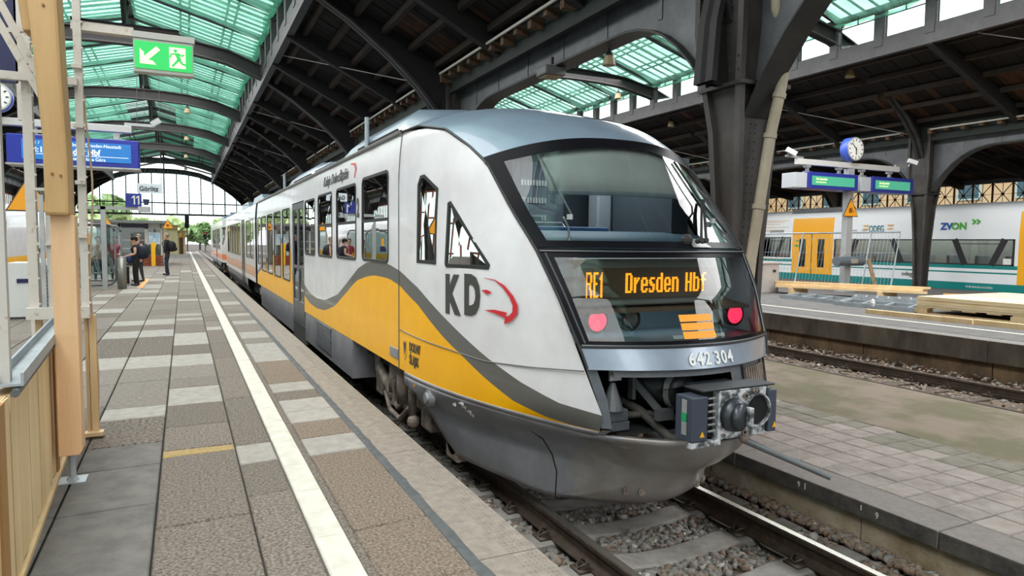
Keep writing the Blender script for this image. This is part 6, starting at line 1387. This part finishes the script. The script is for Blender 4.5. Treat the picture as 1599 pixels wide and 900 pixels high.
MB().grid([[(-7.1+s*.6, y, 3.0) for s in (-1, 1)] for y in (30, 60)]).build('roof_shell', M_roof, l3)
# ================================================================ people
M_skin = mat('skin', 'd2a184', .6); M_hairb = mat('brown_hair', '3c2a20', .8); M_hairg = mat('grey_hair', '8a7f76', .8); M_shoe = mat('dark_shoes', '1c1c20', .6)
def person(x, y, face, h, lab, top, legs, arms, long_sleeve=True, step=.0, lean=0, hair=None, stout=1.0, seated=False):
    """arms: per side (elbow, hand) offsets from the shoulder, in body axes (right, forward, up) for a 1.75 m body"""
    k = h/1.75; t = thing('person', lab, 'person', (x, y, 0)); ca, sa = math.cos(face), math.sin(face)
    R = lambda p: Vector((x+k*(p[0]*ca-p[1]*sa), y+k*(p[0]*sa+p[1]*ca), k*p[2]))
    hip = .93; sh_ = 1.43; V = []; E_ = []; RD = []; G = []
    def v(p, r, g, par=None):
        V.append(R(p)); RD.append(r*k); G.append(g)
        if par is not None: E_.append((par, len(V)-1))
        return len(V)-1
    s = stout; L = lean
    pel = v((0, 0, hip), (.145*s, .11*s)[0], 'l'); wa = v((0, L*.4, 1.10), .135*s, 't', pel); ch = v((0, L*.8, 1.28), .15*s, 't', wa); nb = v((0, L, sh_+.03), .075, 't', ch); nk = v((0, L+.015, 1.51), .052, 's', nb)
    h1 = v((0, L+.02, 1.585), .085, 's', nk); h2 = v((0, L+.02, 1.67), .092, 's', h1); v((0, L+.01, 1.72), .06, 's', h2)
    for sd, (el, ha) in zip((-1, 1), arms):
        so = v((sd*.175*min(s, 1.15), L*.9, sh_-.02), .062, 't', ch); e = v((sd*.2*min(s, 1.15)+sd*el[0], L+el[1], sh_+el[2]), .046, 't' if long_sleeve else 's', so); wv = v((sd*.2*min(s, 1.15)+sd*ha[0], L+ha[1], sh_+ha[2]), .03, 't' if long_sleeve else 's', e)
        d = (V[wv]-V[e]).normalized()/k; dl = Vector((d.x*ca+d.y*sa, -d.x*sa+d.y*ca, d.z)); bp = Vector((sd*.2*min(s, 1.15)+sd*ha[0], L+ha[1], sh_+ha[2])); pm = v(tuple(bp+dl*.06*k), .032, 's', wv)
        sidev = dl.cross(Vector((0, 0, 1))); sidev = Vector((0, 1, 0)) if sidev.length < .2 else sidev.normalized()
        for q, ln in ((-1.5, .062), (-.5, .078), (.5, .08), (1.5, .07)):
            a = v(tuple(bp+dl*k*.10+sidev*q*.019), .0095, 's', pm); v(tuple(bp+dl*k*(.10+ln)+sidev*q*.021+Vector((-sd*.012, .01, 0))), .0085, 's', a)
        a = v(tuple(bp+dl*k*.06+sidev*.045), .011, 's', pm); v(tuple(bp+dl*k*.10+sidev*.065), .0095, 's', a)
    for sd in (-1, 1):
        st_ = step*sd; hp = v((sd*.095*s, 0, hip-.05), .105*s, 'l', pel); kn = v((sd*.105, .03+st_*.5, .50), .068*min(s, 1.2), 'l', hp); an = v((sd*.11, st_, .10), .046, 'l', kn); hl = v((sd*.11, st_-.04, .045), .042, 'f', an); v((sd*.12, st_+.16, .038), .036, 'f', hl)
    me = bpy.data.meshes.new('body'); me.from_pydata([tuple(p) for p in V], E_, []); o = bpy.data.objects.new('body', me); COL.objects.link(o)
    sk = o.modifiers.new('skin', 'SKIN'); sk.use_smooth_shade = True; su = o.modifiers.new('sub', 'SUBSURF'); su.levels = 1; su.render_levels = 1
    for i, sv in enumerate(me.skin_vertices[0].data): sv.radius = (RD[i], RD[i]*(.78 if G[i] in 'tl' and RD[i] > .1*k else 1)); sv.use_root = (i == 0)
    dg = bpy.context.evaluated_depsgraph_get(); nm = bpy.data.meshes.new_from_object(o.evaluated_get(dg)); bpy.data.objects.remove(o)
    nm.materials.clear(); idx = {'t': 0, 'l': 1, 's': 2, 'f': 3}
    for m_ in (top, legs, M_skin, M_shoe): nm.materials.append(m_)
    VA = np.array([tuple(p) for p in V]); RA = np.array(RD)
    segs = [(a, b) for a, b in E_]; A_ = VA[[a for a, b in segs]]; B_ = VA[[b for a, b in segs]]; gi = [idx[G[b]] for a, b in segs]; ra = RA[[b for a, b in segs]]
    for p in nm.polygons:
        c = np.array(p.center); ab = B_-A_; tt = np.clip(((c-A_)*ab).sum(1)/(ab*ab).sum(1), 0, 1); d = np.linalg.norm(A_+ab*tt[:, None]-c, axis=1)-ra; p.material_index = gi[int(np.argmin(d))]
    link('body', nm, t)
    hc = R((0, L+.02, 1.645)); fw = Vector((-sa, ca, 0)); rt_ = Vector((ca, sa, 0)); f = MB()
    f.ball(hc+fw*.098*k+Vector((0, 0, -.005)), .017*k, 8); b = f.build('nose', M_skin, t)
    m = MB()
    for sd in (-1, 1): m.ball(hc+fw*.083*k+rt_*sd*.032*k+Vector((0, 0, .02*k)), .011*k, 8)
    m.build('eyes', M_gap, t); MB().bar(hc+fw*.088*k-rt_*.022*k-Vector((0, 0, .05*k)), hc+fw*.088*k+rt_*.022*k-Vector((0, 0, .05*k)), .008, .008).build('mouth', mat('lips', '9c5a50', .6), t)
    m = MB()
    for sd in (-1, 1): m.ball(hc+rt_*sd*.09*k, .026*k, 8, sc=(.5, .8, 1.1))
    m.build('ears', M_skin, t)
    if hair: 
        q = MB().ball(hc+Vector((0, 0, .035*k))-fw*.018*k, .103*k, 12); q.v = [p for p in q.v]; o = q.build('hair', hair, t, True)
        bm = bmesh.new(); bm.from_mesh(o.data); bmesh.ops.bisect_plane(bm, geom=bm.verts[:]+bm.edges[:]+bm.faces[:], plane_co=hc+Vector((0, 0, .035*k)), plane_no=fw*.75-Vector((0, 0, .55)), clear_outer=True); bm.to_mesh(o.data); bm.free()
    t['_k'] = k; return t, R, hc, fw, rt_, k
down = ((.03, .0, -.27), (.04, .03, -.52))
hold = ((.02, -.02, -.27), (.0, .20, -.34))
def backpack(R, label, col, z=1.2):
    c = R((0, -.2, z)); t = thing('backpack', label, 'backpack', c); o = MB().ball(c, .21, 12, sc=(.85, .85, 1.15)).build('pack_body', col, t, True); MB().ball(R((0, -.3, z-.1)), .12, 10, sc=(1, 1, .9)).build('pack_pocket', col, t, True)
    m = MB()
    for sd in (-1, 1): m.tube([R((sd*.1, -.14, z+.2)), R((sd*.12, .0, z+.28)), R((sd*.13, .15, z+.12)), R((sd*.14, .08, z-.08)), R((sd*.1, -.12, z-.16))], .018, 6)
    m.build('pack_straps', col, t)
M_nv = mat('navy_cloth', '1f2638', .85, 0, '171c2b', 20); M_bk = mat('black_cloth', '18191c', .85); M_red = mat('red_knit', 'b8303c', .85); M_den = mat('blue_denim', '34507c', .85); M_wh = mat('white_cloth', 'd8d4d0', .85); M_chk = mat('checked_shirt', '8a6a66', .85, 0, '4b4a56', 40, lo=.45, hi=.55); M_kh = mat('dark_grey_cloth', '33353b', .85); M_pink = mat('pale_pink_cloth', 'd5a89c', .85)
L_ = math.radians(90)     # facing left in the picture
t, R, hc, fw, rt_, k = person(-1.48, 26.5, L_, 1.66, 'woman in black cap and navy top with dark trousers and a suitcase', M_nv, M_bk, (hold, ((.02, -.02, -.27), (.0, .18, -.30))), False, .05, .02, M_hairb, 1.18)
MB().ball(hc+Vector((0, 0, .06)), .112, 12, sc=(1, 1, .75)).add([tuple(hc+fw*.08-rt_*.08+Vector((0, 0, .05))), tuple(hc+fw*.19-rt_*.06+Vector((0, 0, .035))), tuple(hc+fw*.19+rt_*.06+Vector((0, 0, .035))), tuple(hc+fw*.08+rt_*.08+Vector((0, 0, .05)))], [(0, 1, 2, 3)]).build('cap', M_bk, t, True)
backpack(R, 'bulging navy backpack on the back of the woman in the cap', M_nv)
ha = thing('shoulder_bag', 'small navy bag hung in front of the woman in the cap', 'bag', R((.1, .2, 1.0))); MB().ball(R((.05, .2, .98)), .15, 10, sc=(.8, 1, 1.2)).build('bag_body', mat('bag_blue', '2a3f6a', .7), ha, True)
su = thing('suitcase', 'upright black trolley suitcase beside the woman in the cap', 'suitcase', (-1.85, 26.6, 0)); MB().box(-2.06, -1.70, 26.5, 26.76, .06, .66).build('suitcase_shell', M_bk, su, bevel=.03); m = MB()
for x in (-2.02, -1.74):
    for y in (26.53, 26.73): m.cyl((x-.02, y, .035), (x+.02, y, .035), .035, n=10)
m.build('wheels', M_alu, su); MB().tube([(-1.96, 26.7, .66), (-1.96, 26.7, 1.0), (-1.80, 26.7, 1.0), (-1.80, 26.7, .66)], .011, 6).build('trolley_handle', M_steel, su)
t, R, hc, fw, rt_, k = person(-1.52, 29.0, math.radians(120), 1.76, 'man with glasses and checked shirt right behind the woman in the cap', M_chk, M_kh, (down, ((.02, .1, -.22), (-.1, .2, .1))), False, .08, 0, M_hairg, 1.05)
MB().bar(hc+fw*.1-rt_*.06+Vector((0, 0, .02)), hc+fw*.1+rt_*.06+Vector((0, 0, .02)), .02, .03).build('glasses', M_bk, t); backpack(R, 'dark backpack worn by the man in the checked shirt', M_kh)
t, R, hc, fw, rt_, k = person(-.68, 33.8, math.radians(75), 1.84, 'man in black jacket and dark jeans seen from the side, waiting alone', M_bk, mat('dark_jeans', '232a38', .85), (down, down), True, .07, 0, M_hairg)
backpack(R, 'black daypack on the back of the man in black', M_bk, 1.22)
person(-2.32, 29.4, math.radians(170), 1.68, 'person in a red cardigan standing inside the glass shelter', M_red, M_kh, (hold, hold), True, .0, 0, M_hairb)
person(-2.9, 29.8, math.radians(190), 1.66, 'person in pale pink top behind the shelter glass', M_pink, M_den, (down, down), True, 0, 0, M_hairb)
person(-3.4, 20.6, math.radians(-60), 1.70, 'person in red top and blue jeans at the left behind the white metal box', M_red, M_den, (hold, down), False, 0, 0, M_hairb)
person(-3.0, 19.6, math.radians(60), 1.35, 'person in a white shirt bending beside the one in red', M_wh, M_den, (hold, down), False, 0, .12, M_hairb)
for s_ in [o for o in bpy.data.objects if '_k' in o]: del s_['_k']
